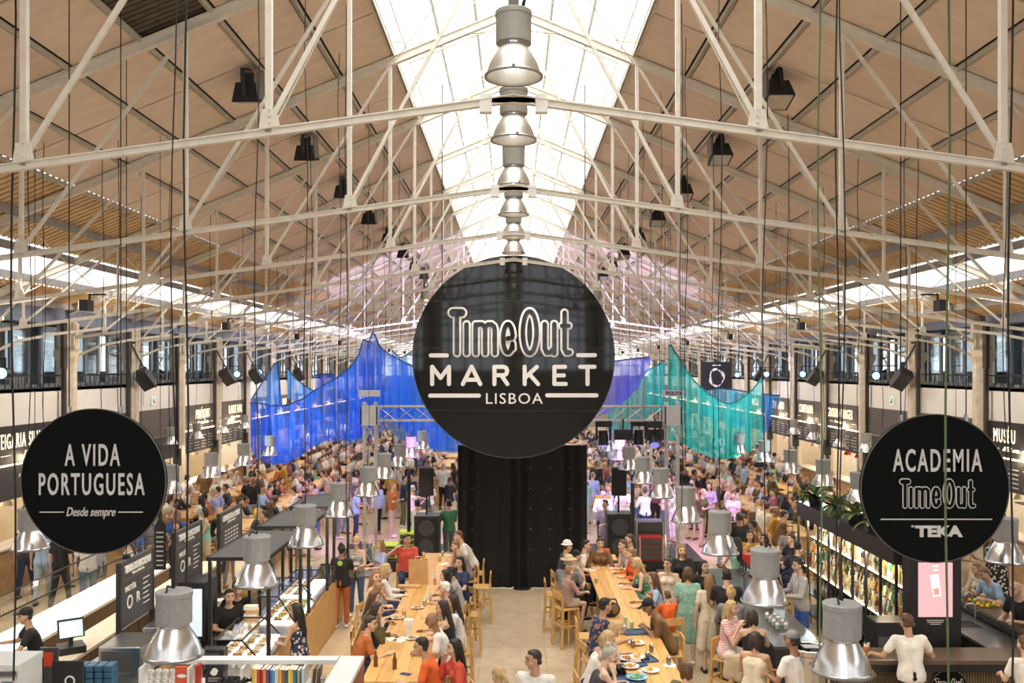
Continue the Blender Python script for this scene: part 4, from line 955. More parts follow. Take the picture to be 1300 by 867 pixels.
    def torso(z_from_hip=True, shoulders=True):
        for s in (-1, 1):
            g.cap(waist+(s*.05*k, 0, 0), chest+(s*.078*k, 0, 0), .092*k*f+e, .098*k*f+e)
            if z_from_hip: g.cap(HIP[s]*.85+P*.15+sp*.015, waist+(s*.05*k, 0, 0), .112*k+e, .094*k*f+e)
            if shoulders: g.cap(chest, neck-sp*.062*k, .098*k*f+e, .066*k+e*.5); g.cap(chest+(s*.07*k, 0, 0), SH[s]*.88+chest*.12, .09*k*f+e, .056*k+e); g.cap(neck-sp*.048*k+(s*.05*k, 0, 0), SH[s], .043*k+e, .054*k+e)
            if fem: g.ell(chest+fw*.078*k+(s*.07*k, 0, -.01), (.055*k+e,)*3)
    if kind in ('tee', 'shirt', 'polo', 'dress'):
        torso()
        for s in (-1, 1):
            if kind == 'shirt': g.cap(SH[s], EL[s], .050*k+e, .042*k+e*.8); g.cap(EL[s], EL[s]*.2+WR_[s]*.8, .042*k+e*.8, .032*k+e*.6)
            else: g.cap(SH[s], SH[s]*.42+EL[s]*.58, .050*k+e, .046*k+e)
    elif kind in ('tank', 'sundress'):
        torso(shoulders=False); g.cap(chest, neck-sp*.115*k, .095*k*f+e, .070*k+e*.5)
        for s in (-1, 1): g.cap(chest+(s*.085*k, 0, .02), neck-sp*.05+(s*.075*k, 0, 0), .06*k+e, .022*k+e)
    elif kind == 'jacket':
        torso()
        for s in (-1, 1): g.cap(SH[s], EL[s], .056*k+e, .048*k+e); g.cap(EL[s], EL[s]*.12+WR_[s]*.88, .048*k+e, .036*k+e)
    v2 = max(.014, vox)
    nm = {'tee': 't_shirt', 'shirt': 'shirt', 'polo': 'polo_shirt', 'dress': 'dress', 'tank': 'tank_top', 'sundress': 'dress', 'jacket': 'jacket'}[kind]
    if kind in ('dress', 'sundress'):
        if pose == 'stand':
            for s in (-1, 1):
                g.cap(HIP[s], KN[s]*.85+AN[s]*.15+(s*.05, 0, 0), .115*k, .10*k); g.cap(HIP[s]*.5+P*.5, (KN[-1]+KN[1])/2-(0, 0, .05), .11*k, .10*k)
        else:
            for s in (-1, 1): g.cap(HIP[s], HIP[s]*.25+KN[s]*.75, .105*k, .085*k)
            g.cap(P, (KN[-1]+KN[1])*.35+P*.3, .09*k, .07*k)
    g.obj(nm, fm, t, v2, 1)
    if kind not in ('dress', 'sundress') or proto:
        kind2, c2 = bot; g = Blob()
        for s in (-1, 1):
            g.cap(P+(s*.04, 0, .03), HIP[s], .108*k+e*.5, .098*k+e*.5)
            if kind2 == 'trousers': g.cap(HIP[s], KN[s], .092*k+e*.5, .062*k+e*.5); g.cap(KN[s], AN[s]+(0, 0, .03), .062*k+e*.5, .045*k+e*.4)
            elif kind2 == 'shorts': g.cap(HIP[s], HIP[s]*.45+KN[s]*.55, .096*k+e, .080*k+e)
            else:
                if pose == 'stand': g.cap(HIP[s], HIP[s]*.25+KN[s]*.75+(s*.03, 0, 0), .11*k, .095*k)
                else: g.cap(HIP[s], HIP[s]*.4+KN[s]*.6, .10*k, .085*k)
        if kind2 == 'skirt': g.cap(P, (KN[-1]+KN[1])*.35+P*.3, .1*k, .09*k)
        g.obj(kind2 if kind2 != 'shorts' else 'shorts', fab(c2), t, v2, 1)
    for s in (-1, 1):
        Blob().cap(AN[s]+(0, -.03, -.050), AN[s]+(0, .14*k, -.058), .040*k, .032*k, (1.1, .8)).obj('shoe', fab(shoe), t, 0)
    return t
# ================================================================ FURNITURE, KIOSKS AND BAR
def stool_full():
    t = empty('bar_stool')
    MB().b2((-.19, -.19, .715), (.19, .19, .75)).build('seat', woody, t, bevel=.01)
    for x in (-.165, .165):
        MB().bar((x, .165, .72), (x*1.12, .19, 0), .04, .04).build('leg', woody, t)
        MB().bar((x, -.18, 1.02), (x, -.165, .72), .04, .035).bar((x, -.165, .73), (x*1.12, -.2, 0), .04, .04).build('leg', woody, t)
        MB().bar((x*1.08, -.185, .42), (x*1.08, .18, .42), .022, .035).build('stretcher', woody, t)
    MB().bar((-.18, .182, .28), (.18, .182, .28), .04, .025).build('footrest', woody, t); MB().bar((-.17, -.185, .42), (.17, -.185, .42), .022, .035).build('stretcher', woody, t)
    MB().bar((-.185, -.183, .97), (.185, -.183, .97), .022, .12).build('backrest', woody, t)
    return t
def stool_mesh():
    m = MB().b2((-.19, -.19, .715), (.19, .19, .75)).bar((-.185, -.183, .97), (.185, -.183, .97), .022, .12).bar((-.18, .182, .28), (.18, .182, .28), .04, .025)
    for x in (-.165, .165): m.bar((x, .165, .72), (x*1.12, .19, 0), .04, .04).bar((x, -.18, 1.02), (x*1.12, -.2, 0), .04, .04)
    return m.mesh('bar_stool', woody)
stp = stool_full(); us = [False]; stm = stool_mesh()
def stool(x, y, rz, label, group=None, far=False):
    if far: o = link('bar_stool', stm, None, (x, y, 0), (0, 0, rz))
    else: o = place(stp, us, (x, y, 0), rz)
    return tag(o, label, 'bar stool', group)
def table(x0, x1, y0, y1, label, h=1.05, group=None, planks=True, name='high_table', far=False):
    t = empty(name, ((x0+x1)/2, (y0+y1)/2, 0)); a, b = (x1-x0)/2, (y1-y0)/2
    if planks:
        n = 5; w = 2*a/n
        for i in range(n): MB().b2((-a+i*w+.002, -b, h-.045), (-a+(i+1)*w-.002, b, h-random.random()*.002)).build('plank', M('oak_%d' % (i % 3), [(.64, .37, .12), (.58, .33, .10), (.68, .41, .14)][i % 3], .38, var=.15, scale=4, stretch=(8, .8, 8)), t)
    else: MB().b2((-a, -b, h-.045), (a, b, h)).build('tabletop', wood, t)
    mb = MB().b2((-a+.1, -b+.15, h-.14), (-a+.14, b-.15, h-.045)).b2((a-.14, -b+.15, h-.14), (a-.1, b-.15, h-.045)).build('apron', wood, t)
    n = max(2, int(2*b/2.0)+1)
    for i in range(n):
        y = -b+.12+(2*b-.24)*i/(n-1); MB().b2((-a+.12, y-.03, 0), (a-.12, y+.03, h-.045)).build('leg_panel', wood, t)
    return tag(t, label, 'table', group)
TL = (-2.07, -1.10, 12.3, 20.9); TR = (1.58, 2.32, 10.2, 20.75)
table(*TL, 'long oak high table left of the aisle, before the black drape'); table(*TR, 'long oak high table right of the aisle, before the black drape')
# --- small tableware
gl_c = glass('drink_glass', (.95, .95, .95), .8, .05)
def tumbler(x, y, z, liquid, label, r=.035, h=.11, group='glasses on the tables'):
    t = empty('tumbler', (x, y, z)); MB().lathe([(0, 0), (r*.85, 0), (r, h), (r*.93, h), (r*.8, .008), (0, .008)], 14).build('glass', gl_c, t, smooth=True)
    MB().lathe([(0, .01), (r*.8, .01), (r*.9, h*.72), (0, h*.72)], 12).build('drink', M('drink_'+liquid, {'cola': (.05, .015, .008), 'beer': (.75, .42, .05), 'lime': (.45, .55, .12), 'orange': (.8, .3, .03), 'water': (.7, .75, .75), 'wine': (.25, .01, .03)}[liquid], .15, var=.05), t)
    return tag(t, label, 'glass', group)
def bottle(x, y, z, label, col=(.16, .06, .015), h=.24, group=None, cap=(.6, .5, .1), lab=None):
    t = empty('bottle', (x, y, z)); r = h*.125
    MB().lathe([(0, 0), (r, 0), (r, h*.55), (r*.42, h*.75), (r*.40, h*.97), (0, h*.97)], 14).build('glass_body', M('bottle_%.2f_%.2f' % col[:2], col, .12, var=.1), t, smooth=True)
    MB().lathe([(0, h*.96), (r*.46, h*.96), (r*.46, h), (0, h)], 10).build('cap', M('cap_%.1f' % cap[0], cap, .4), t)
    if lab: MB().lathe([(r*1.02, h*.15), (r*1.02, h*.45)], 14).build('label_band', M('paper_%.1f' % lab[0], lab, .7), t)
    return tag(t, label, 'bottle', group)
def plate(x, y, z, label, food=None, r=.12, group='plates on the tables', rim=(.8, .78, .74)):
    t = empty('plate', (x, y, z)); MB().lathe([(0, .006), (r*.6, .006), (r, .022), (r, .026), (r*.6, .012), (0, .012)], 20).build('dish', M('dish_%.1f_%.1f' % rim[:2], rim, .3), t, smooth=True)
    if food:
        m = M('food_'+food, {'chips': (.7, .42, .08), 'salad': (.25, .4, .08), 'stew': (.45, .18, .05), 'bread': (.55, .33, .13), 'rice': (.75, .6, .3)}[food], .7, var=.3, scale=30)
        for i in range(12):
            a = random.random()*6.28; q = random.random()*r*.55; MB().ball((q*math.cos(a), q*math.sin(a), .025+random.random()*.015), (.018+random.random()*.012, .014, .012), 7, 4).build('food_piece', m, t, smooth=True)
    return tag(t, label, 'plate', group)
def tray(x, y, z, rz, label, col=(.05, .10, .22), group='blue trays'):
    t = empty('tray', (x, y, z), rz); MB().b2((-.20, -.14, 0), (.20, .14, .008)).build('base', M('tray_%.2f' % col[2], col, .4), t)
    m = MB()
    for a, b in (((-.2, -.14), (.2, -.14)), ((.2, -.14), (.2, .14)), ((.2, .14), (-.2, .14)), ((-.2, .14), (-.2, -.14))): m.bar((*a, .012), (*b, .012), .012, .024)
    m.build('rim', M('tray_%.2f' % col[2], col, .4), t); return tag(t, label, 'tray', group)
def flat(name, x, y, z, d, rz, mat, label, cat): o = MB().box((0, 0, d[2]/2), d).build(name, mat, None, (x, y, z), (0, 0, rz)); return tag(o, label, cat)
paper = M('paper_white', (.82, .78, .70), .8, var=.04); kraft = M('kraft_paper', (.55, .33, .14), .8, var=.1, bump=.2)
Z = 1.05
def on(px, py): p = at(px, py, Z); return p.x, p.y
# left table
x, y = on(531, 741); t = empty('paper_bag', (x, y, Z), R(4)); MB().add([(-.19, -.06, 0), (.19, -.06, 0), (.19, .08, 0), (-.19, .08, 0), (-.185, -.05, .48), (.185, -.05, .48), (.185, .07, .48), (-.185, .07, .48)], [(0, 1, 2, 3), (0, 4, 5, 1), (1, 5, 6, 2), (2, 6, 7, 3), (3, 7, 4, 0)]).build('bag_body', kraft, t)
MB().path([(-.06, -.055, .47), (-.05, -.06, .55), (.05, -.06, .55), (.06, -.055, .47)], .006).build('handle', paper, t); tag(t, 'tall brown kraft paper carrier bag standing on the left table', 'bag')
x, y = on(520, 746); flat('paper_tray', x, y, Z, (.42, .16, .05), 0, kraft, 'long shallow cardboard tray in front of the paper bag', 'tray')
for i, (px, py) in enumerate(((477, 846), (501, 849))): x, y = on(px, py); bottle(x, y, Z, ('brown beer bottle near the left edge of the left table', 'brown beer bottle in the middle of the near end of the left table')[i])
x, y = on(552, 742); bottle(x, y, Z, 'clear plastic water bottle with a blue cap beside the paper bag', (.55, .6, .65), .26, None, (.05, .15, .6), (.8, .2, .2)); x, y = on(546, 763); bottle(x, y, Z, 'clear water bottle by the dark phone on the left table', (.6, .62, .65), .22, None, (.05, .15, .6))
for i, (px, py, lq) in enumerate(((539, 769, 'beer'), (513, 783, 'beer'), (538, 708, 'beer'), (558, 712, 'beer'), (562, 706, 'lime'))): x, y = on(px, py); tumbler(x, y, Z, lq, '%s drink glass from the near end of the left table' % ORD[i], .04, .13)
for i, (px, py, w) in enumerate(((505, 785, .3), (510, 812, .28), (497, 812, .2), (530, 772, .25), (565, 716, .25), (540, 785, .16), (523, 811, .2), (566, 704, .2))):
    x, y = on(px, py); 
    if i % 3 == 0: plate(x, y, Z, 'plate with %s on the left table, %s of the white plates from its near end' % ('bread', ORD[i//3]), 'bread')
    else: flat('napkin', x, y, Z, (w, w*.7, .006), i, paper, 'crumpled white napkin, %s of those on the left table' % ORD[i], 'napkin')
x, y = on(528, 770); flat('phone', x, y, Z, (.16, .09, .01), .3, dark, 'dark tablet lying between the diners half way up the left table', 'phone'); x, y = on(515, 856); flat('phone', x, y, Z, (.08, .15, .01), 1.2, M('phone_blue', (.03, .05, .14), .2), 'blue phone lying at the near end of the left table', 'phone')
x, y = on(519, 806); t = empty('napkin_dispenser', (x, y, Z)); MB().b2((-.04, -.04, 0), (.04, .04, .16)).build('stem', paper, t); MB().b2((-.07, -.06, .16), (.07, .06, .25)).build('box', paper, t); tag(t, 'white napkin dispenser standing half way up the left table', 'napkin holder')
# right table
for i, (px, py, rz) in enumerate(((808, 803, .1), (802, 843, .1), (798, 864, .2), (815, 838, .3), (778, 714, 0), (769, 713, 0))): x, y = on(px, py); tray(x, y, Z, rz, '%s tray from the far end along the right table' % ['third', 'fifth', 'nearest', 'fourth', 'second', 'farthest'][i], (.05, .10, .22) if i < 4 else (.03, .03, .035))
for i, (px, py, lq) in enumerate(((803, 822, 'cola'), (827, 828, 'cola'), (822, 838, 'cola'), (849, 844, 'cola'), (757, 741, 'lime'), (789, 727, 'lime'), (793, 802, 'water'))): x, y = on(px, py); tumbler(x, y, Z+.01, lq, '%s among the seven glasses of the right table, %s' % (ORD[i], {'cola': 'with dark cola', 'lime': 'with a green drink', 'water': 'tall and clear'}[lq]), .04, .12)
for i, (px, py, fd) in enumerate(((809, 836, 'chips'), (826, 853, 'chips'), (795, 838, 'stew'), (808, 818, 'chips'), (808, 862, 'salad'), (800, 848, 'bread'))): x, y = on(px, py); plate(x, y, Z+.012, 'plate of %s, %s of the plates at the near end of the right table' % (fd, ORD[i]), fd, .13 if i != 4 else .15, rim=(.8, .78, .74) if i != 4 else (.2, .45, .6))
for i, (px, py) in enumerate(((794, 795), (802, 801))): x, y = on(px, py); o = MB().lathe([(0, 0), (.03, 0), (.033, .01), (.033, .15), (.025, .165), (0, .165)], 14).build('drink_can', M('can_pale_green', (.45, .6, .35), .3, .4), None, (x, y, Z), smooth=True); tag(o, 'pale green drink can on the blue tray, %s' % ('farther one', 'nearer one')[i], 'can')
x, y = on(767, 706); t = empty('cardboard_box', (x, y, Z)); MB().b2((-.12, -.08, 0), (.12, .08, .16)).build('box', M('box_red', (.55, .03, .01), .6), t); tag(t, 'red box standing at the far end of the right table', 'box')
for i, (px, py, w) in enumerate(((752, 724, .16), (787, 743, .15), (820, 853, .2), (850, 845, .18))): x, y = on(px, py); flat('napkin', x, y, Z, (w, w*.8, .004), i, paper, 'flat white napkin, %s from the far end of the right table' % ORD[i], 'napkin')
x, y = on(776, 783); t = empty('shoulder_bag', (x, y, Z), .3); MB().ball((0, 0, .12), (.17, .09, .13), 12, 8).build('bag_body', fab('black'), t, smooth=True); MB().path([(-.12, 0, .2), (-.06, 0, .3), (.08, 0, .3), (.13, 0, .18)], .012).build('strap', fab('black'), t); MB().ball((.03, -.03, .13), (.1, .07, .1), 10, 6).build('lining', fab('brown'), t); tag(t, 'black shoulder bag lying open in the middle of the right table', 'bag')
# loose stools beside the tables
for i, (px, py, f) in enumerate(((612, 789, 180), (604, 769, 180), (597, 830, 180), (703, 800, 0), (745, 862, 0))):
    p = at(px, py, 0); stool(p.x, p.y, R(f-90), 'empty oak bar stool in the aisle, %s' % ('beside the far end of the left table', 'third from the near end', 'half way along the left table', 'left of the striped child, by the drape', 'at the near end of the right table')[i])
# --- left: shop shelf with books
shelf_w = M('shelf_white', (.70, .73, .71), .5, var=.04)
t = empty('display_shelf', (-2.7, 9.45, 0)); tag(t, 'white open shelf unit with coloured books, left of the near table end', 'shelf unit')
X0, X1 = -3.86+2.7, -1.58+2.7
for z in (.1, .55, 1.0, 1.5, 2.03): MB().b2((X0, -.13, z-.025), (X1-.26, .13, z)).build('shelf_board', shelf_w, t)
MB().b2((X0, .0, 2.215), (X1-.26, .14, 2.26)).build('top_rail', shelf_w, t); MB().b2((X1-.25, -1.9, 2.215), (X1, .14, 2.26)).build('top_board', shelf_w, t)
for x in (X0, X0+.5, X0+1.05, X0+1.68, X1-.25): MB().b2((x, -.13, 0), (x+.022, .13, 2.215)).build('upright', shelf_w, t)
MB().b2((X1-.25, -1.9, 0), (X1, -1.88, 2.215)).build('end_panel', shelf_w, t); MB().b2((X1-.02, -1.9, 0), (X1, .13, 2.215)).build('end_panel', M('smoked_panel', (.10, .08, .06), .2), t)
bx = (323-VX)*9.4/F
BC = [('ochre', (.65, .40, .08)), ('yellow', (.75, .58, .15)), ('red', (.55, .04, .03)), ('dark red', (.40, .03, .03)), ('orange', (.75, .30, .05)), ('purple', (.12, .06, .18)), ('blue', (.04, .16, .40)), ('sky blue', (.10, .30, .60)), ('cream', (.75, .65, .42)), ('gold', (.75, .52, .10)), ('brick red', (.45, .08, .04)), ('green', (.03, .14, .12)), ('lemon', (.8, .65, .2)), ('orange yellow', (.80, .45, .06)), ('teal', (.03, .20, .22)), ('spotted grey', (.4, .4, .38))]
for i, (nm, c) in enumerate(BC):
    wd = .022+.006*(i % 3); h = .19-.006*(i > 4)-.004*(i % 4); b = empty('book', (bx+.014, 9.37, 2.03)); 
    MB().b2((-wd/2, -.07, 0), (wd/2, .07, h)).build('cover', M('cover_'+nm, c, .5, var=.05), b); MB().b2((-wd/2+.003, -.066, h-.001), (wd/2-.003, .073, h+.0015)).build('pages', paper, b)
    tag(b, '%s book spine in the row on the white shelf' % nm, 'book', 'books in the row on the white shelf'); bx += wd+.003
def onS(px): return (px-VX)*9.4/F
o = MB().b2((-.09, -.01, 0), (.09, .01, .2)).build('picture_box', dark, None, (onS(272), 9.4, 2.03)); tag(o, 'black box with a white map shape on the white shelf', 'box')
MB().add([(-.04, -.012, .12), (-.01, -.012, .165), (.02, -.012, .17), (.045, -.012, .14), (.03, -.012, .10), (.0, -.012, .085), (-.03, -.012, .10)], [(0, 1, 2, 3, 4, 5, 6)]).build('emblem', lett, o)
for z in (.06, .045, .03): MB().b2((-.06, -.0125, z), (.06, -.011, z+.006)).build('print_line', M('print_%d' % (z*1000), (.5, .1, .1) if z == .045 else (.5, .5, .5), .6), o)
t = empty('toy_fish', (onS(298), 9.36, 2.03)); MB().ball((0, 0, .05), (.17, .06, .045), 16, 8).build('body', M('ceramic_black', (.01, .01, .012), .15), t, smooth=True); MB().add([(.14, 0, .05), (.22, -.03, .11), (.22, .03, .0), (.2, 0, .05)], [(0, 1, 3), (0, 3, 2)]).build('tail', dark, t)
for i in range(5): MB().ball((-.12+i*.06, -.045, .07), (.02, .02, .025), 8, 5).build('scale', dark, t, smooth=True)
tag(t, 'glossy black ceramic fish lying before the books', 'ornament')
for i in range(4): o = MB().lathe([(0, 0), (.033, 0), (.033, .15), (.028, .155), (0, .155)], 14).build('tin', M('tin_red_white', (.7, .62, .58), .4, var=.6, scale=40), None, (onS(193)+i*.075, 9.38+.01*(i % 2), 2.03)); tag(o, 'tall white and red printed tin, %s from the left end of the white shelf' % ORD[i], 'tin', 'printed tins on the white shelf')
o = MB().b2((-.07, -.03, 0), (.07, .03, .18)).build('gift_box', M('box_orange_red', (.65, .10, .04), .5, var=.1), None, (onS(232), 9.4, 2.03)); tag(o, 'orange red gift box on the white shelf beside the tins', 'box'); MB().ball((0, -.03, .09), (.05, .006, .02), 12, 6).build('emblem', lett, o)
o = MB().b2((-.02, -.05, 0), (.02, .05, .2)).build('gift_box', M('box_red2', (.45, .03, .02), .5), None, (onS(252), 9.4, 2.03)); tag(o, 'narrow dark red box on the white shelf beside the upright', 'box')
for i in range(4): o = MB().box((0, 0, .09), (.012, .14, .18)).build('picture_card', M('card_beige_%d' % (i % 2), ((.5, .4, .28), (.12, .1, .08))[i % 2], .6), None, (onS(397)+i*.022, 9.4, 2.03), (0, R(6), 0)); tag(o, 'leaning picture card, %s in the stack right of the books' % ORD[i], 'card', 'picture cards right of the books')
t = empty('candle_jar', (onS(410), 9.38, 2.03)); MB().lathe([(0, 0), (.035, 0), (.035, .1), (.03, .1), (.03, .01), (0, .01)], 14).build('jar', gl_c, t); MB().lathe([(0, .01), (.028, .01), (.028, .07), (0, .07)], 12).build('candle', paper, t); tag(t, 'pale candle jar at the right end of the white shelf', 'jar')
# white cabinet at the far left with printed bags
t = empty('display_cabinet', (-5.35, 9.45, 0)); tag(t, 'white display cabinet with printed paper bags at the lower left corner', 'cabinet')
MB().b2((-.5, -.35, 0), (.38, .12, 1.9)).build('body', shelf_w, t); MB().b2((-.5, -.35, 2.26), (.38, .12, 2.32)).build('top_board', shelf_w, t); MB().b2((.36, -.35, 1.9), (.38, .12, 2.26)).build('side_panel', shelf_w, t); MB().b2((-.5, .10, 1.9), (.38, .12, 2.26)).build('back_panel', shelf_w, t)
MB().b2((.3, -.36, 2.0), (.34, -.352, 2.1)).build('latch', dark, t)
for i in range(3):
    b = empty('printed_bag', (-5.62+i*.24, 9.25, 1.9)); MB().b2((-.10, -.05, 0), (.10, .05, .26)).build('bag_body', paper, b, bevel=.02); MB().lathe([(.035, 0), (.055, .001), (.055, .006), (.035, .006)], 20).build('emblem', M('print_navy', (.12, .14, .3), .7), b, (0, -.056, .12), (R(90), 0, 0)); MB().b2((-.06, -.055, .2), (.06, -.05, .22)).build('print_line', M('print_navy', (.12, .14, .3), .7), b)
    tag(b, 'white printed bag with round navy emblem, %s from left in white cabinet' % ORD[i], 'bag', 'printed bags in the white cabinet')
t = empty('menu_stand', (-4.72, 9.6, 0)); MB().b2((-.16, -.02, 0), (.16, .02, 2.2)).build('board', darkm, t); MB().lathe([(.04, 0), (.055, .0), (.055, .008), (.04, .008)], 20).build('emblem', lett, t, (.03, -.022, 2.0), (R(90), 0, 0)); tag(t, 'black upright board with a white round emblem beside the white cabinet', 'board')
t = empty('acrylic_stand', (-5.0, 9.75, 0)); MB().b2((-.1, -.01, 0), (.1, .01, 2.3)).build('panel', M('panel_dark', (.06, .06, .06), .3), t); MB().b2((-.05, -.02, 2.1), (.05, -.01, 2.25)).build('red_notice', M('notice_red', (.7, .06, .02), .6), t); tag(t, 'narrow stand with a small red and white notice', 'stand')
# ---- left kiosk block
kw = M('kiosk_timber', (.50, .30, .11), .5, var=.15, scale=4); steelc = M('steel_counter', (.45, .46, .46), .28, 1, var=.12, scale=5); stl = M('steel_dull', (.30, .30, .29), .4, .8, var=.15, scale=6)
litw = M('case_light', (1, .96, .9), .5, var=0, emis=1.1, ecol=(1, .95, .87)); foodm = [M('pastry_%d' % i, c, .6, var=.3, scale=40) for i, c in enumerate([(.7, .42, .14), (.55, .28, .08), (.75, .6, .35), (.3, .4, .1), (.6, .15, .06)])]
def counter(name, lo, hi, label, front=kw, top=steelc, lit=False, doors='x+'):
    t = empty(name, ((lo[0]+hi[0])/2, (lo[1]+hi[1])/2, 0)); a, b, h = (hi[0]-lo[0])/2, (hi[1]-lo[1])/2, hi[2]
    MB().b2((-a, -b, 0), (a, b, h-.05)).build('body', front, t); MB().b2((-a-.02, -b-.02, h-.05), (a+.02, b+.02, h)).build('worktop', top, t)
    n = max(1, int(2*b/.8)); w = 2*b/n; s = 1 if doors == 'x+' else -1
    for i in range(n):
        d = MB().b2((s*a, -b+i*w+.02, .08), (s*(a+.018), -b+(i+1)*w-.02, h-.1)).build('front_panel', front, t)
    return tag(t, label, 'counter')
counter('serving_counter', (-4.35, 12.2, 0), (-3.58, 16.3, 1.1), 'timber fronted serving counter nearest the left table, woman in floral top before it', ply)
counter('serving_counter', (-4.45, 16.4, 0), (-3.62, 19.2, 1.1), 'timber fronted serving counter behind the first one, beside the waitress in rust trousers', ply)
MB()
def glass_case(lo, hi, label, food=True, lit=True, slope=.5, mixed=False):
    t = empty('display_case', ((lo[0]+hi[0])/2, (lo[1]+hi[1])/2, lo[2])); a, b, h = (hi[0]-lo[0])/2, (hi[1]-lo[1])/2, hi[2]-lo[2]
    MB().b2((-a, -b, 0), (a, b, .04)).build('base', litw if lit else steelc, t)
    gm = glass('case_glass', (.93, .97, .97), .86, .04)
    MB().add([(a, -b, .04), (a, b, .04), (a-slope*h, b, h), (a-slope*h, -b, h)], [(0, 1, 2, 3)]).build('front_pane', gm, t)
    MB().add([(a-slope*h, -b, h), (a-slope*h, b, h), (-a, b, h), (-a, -b, h)], [(0, 1, 2, 3)]).build('top_pane', gm, t)
    m = MB()
    for y in (-b, b): m.bar((a, y, .03), (a-slope*h, y, h), .02).bar((a-slope*h, y, h), (-a, y, h), .02).bar((-a, y, 0), (-a, y, h), .02)
    m.bar((a-slope*h, -b, h), (a-slope*h, b, h), .02).bar((-a, -b, h), (-a, b, h), .02); m.build('frame', dark, t)
    if food:
        n = int(2*b/.16)
        for i in range(n):
            for j in range(max(1, int(2*a/.2))):
                x = -a+.1+j*.2; y = -b+.1+i*.16; pl = MB().b2((x-.07, y-.06, .04), (x+.07, y+.06, .055)).build('food_tray', steelc if (i+j) % 2 else paper, t)
                q = MB(); mt = foodm[random.randrange(5 if mixed else 3)]
                for k_ in range(6): q.ball((x+random.uniform(-.05, .05), y+random.uniform(-.04, .04), .075), (.022, .02, .018), 6, 4)
                q = q.build('pastry_heap', mt, pl, smooth=True); q['kind'] = 'stuff'
    return tag(t, label, 'display case')
glass_case((-4.3, 13.0, 1.1), (-3.66, 14.2, 1.4), 'lit pastry case on the counter beside the woman in the floral top', slope=.8)
glass_case((-4.2, 14.9, 1.1), (-3.6, 16.25, 1.55), 'black framed slanted glass case with salads and sandwiches', mixed=True, slope=.6)
glass_case((-4.3, 16.6, 1.1), (-3.7, 17.9, 1.32), 'low lit glass case of shellfish and ice behind the slanted case', mixed=True, slope=.5)
for i, (y0, y1) in enumerate(((12.95, 15.1), (15.5, 17.25), (17.7, 19.4))):
    t = empty('mesh_canopy', (-3.95, (y0+y1)/2, 0)); b = (y1-y0)/2
    MB().b2((-.42, -b, 2.585), (.42, b, 2.6)).build('canopy_sheet', M('canopy_mesh', (.13, .13, .12), .8, var=.1), t)
    m = MB()
    for x in (-.43, .43): m.bar((x, -b, 2.58), (x, b, 2.58), .03, .05)
    for y in (-b, b): m.bar((-.43, y, 2.58), (.43, y, 2.58), .03, .05)
    m.build('frame', dark, t)
    for x in (-.42, .42):
        for y in (-b+.1, b-.1): MB().b2((x-.025, y-.025, 1.1), (x+.025, y+.025, 2.57)).build('post', dark, t)
    tag(t, '%s dark flat canopy from the camera over the left kiosk counters' % ORD[i], 'canopy', 'kiosk canopies')
counter('work_counter', (-5.5, 13.2, 0), (-4.95, 19.0, .95), 'steel kitchen counter behind the black menu boards', stl)
counter('work_counter', (-4.95, 10.4, 0), (-4.3, 12.0, 1.0), 'steel work counter near the lower left lamp', stl)
counter('shop_counter', (-5.9, 11.3, 0), (-4.95, 13.1, 1.2), 'timber counter with steel top carrying blue tins and steel ovens', kw)
counter('cabinet_run', (-6.75, 12.6, 0), (-6.3, 19.5, 1.15), 'brown timber cabinets under the lit glass counter on the left', M('cabinet_brown', (.17, .10, .05), .5, var=.15), M('worktop_pale', (.75, .68, .55), .4))
glass_case((-8.35, 12.3, .95), (-7.6, 20, 1.6), 'long lit glass food counter along the left walkway', food=False, slope=.1)
counter('shop_counter', (-8.35, 12.3, 0), (-7.6, 20, .95), 'base of the long lit food counter on the left', M('cabinet_brown', (.17, .10, .05), .5, var=.15), M('worktop_pale', (.75, .68, .55), .4), doors='x-')
for i, (y0, y1, z1, tx) in enumerate(((13.0, 14.2, 2.5, 'TENDA DO BACALHAU'), (15.1, 16.4, 2.56, 'TENDA DO BACALHAU'), (17.4, 18.8, 2.5, 'CREME DE LA CREME'))):
    t = empty('menu_board', (-5.67, (y0+y1)/2, 0)); b = (y1-y0)/2; rt = (R(90), 0, R(90))
    MB().b2((-.03, -b, 1.55), (.03, b, z1)).build('board', menum, t); MB().b2((-.035, -b-.01, 0), (.035, -b+.04, z1)).build('post', dark, t); MB().b2((-.035, b-.04, 0), (.035, b+.01, z1)).build('post', dark, t)
    MB().b2((.031, -b, z1-.28), (.034, b, z1-.27)).build('rule', M('rule_grey', (.15, .15, .14), .5), t)
    text(tx, 'heading', lett, t, (.036, 0, z1-.13), rt, .15, width=b*1.55, bold=.004); text('Petiscos de Bacalhau' if i < 2 else 'gelado artesanal', 'tagline', lett, t, (.036, 0, z1-.22), rt, .06, width=b*.7, shear=.2)
    if i < 2:
        text('PASTÉIS', 'menu_text', lett, t, (.036, -b*.45, z1-.42), rt, .11, width=.36)
        m = MB().lathe([(.07, 0), (.1, .001), (.1, .005), (.07, .005)], 20); m.build('fish_ring', lett, t, (.034, -b*.5, z1-.62), (0, R(90), 0))
        text('R', 'menu_text', lett, t, (.036, 0, z1-.62), rt, .22)
        for r_i in range(6): MB().b2((.032, b*.30, z1-.40-r_i*.075), (.036, b*(.55+.25*random.random()), z1-.385-r_i*.075)).build('menu_line', lett, t)
    else:
        for r_i in range(5):
            for c_i in range(5): MB().b2((.032, -b*.6+c_i*.18, z1-.40-r_i*.075), (.036, -b*.6+c_i*.18+.12, z1-.37-r_i*.075)).build('menu_line', M('menu_chalk', (.6, .58, .55), .7), t)
    tag(t, ('nearest black menu board with cod cake drawings, left kiosk', 'second black menu board with cod cake drawings, left kiosk', 'farthest black menu board with a grid of flavours, left kiosk')[i], 'menu board')
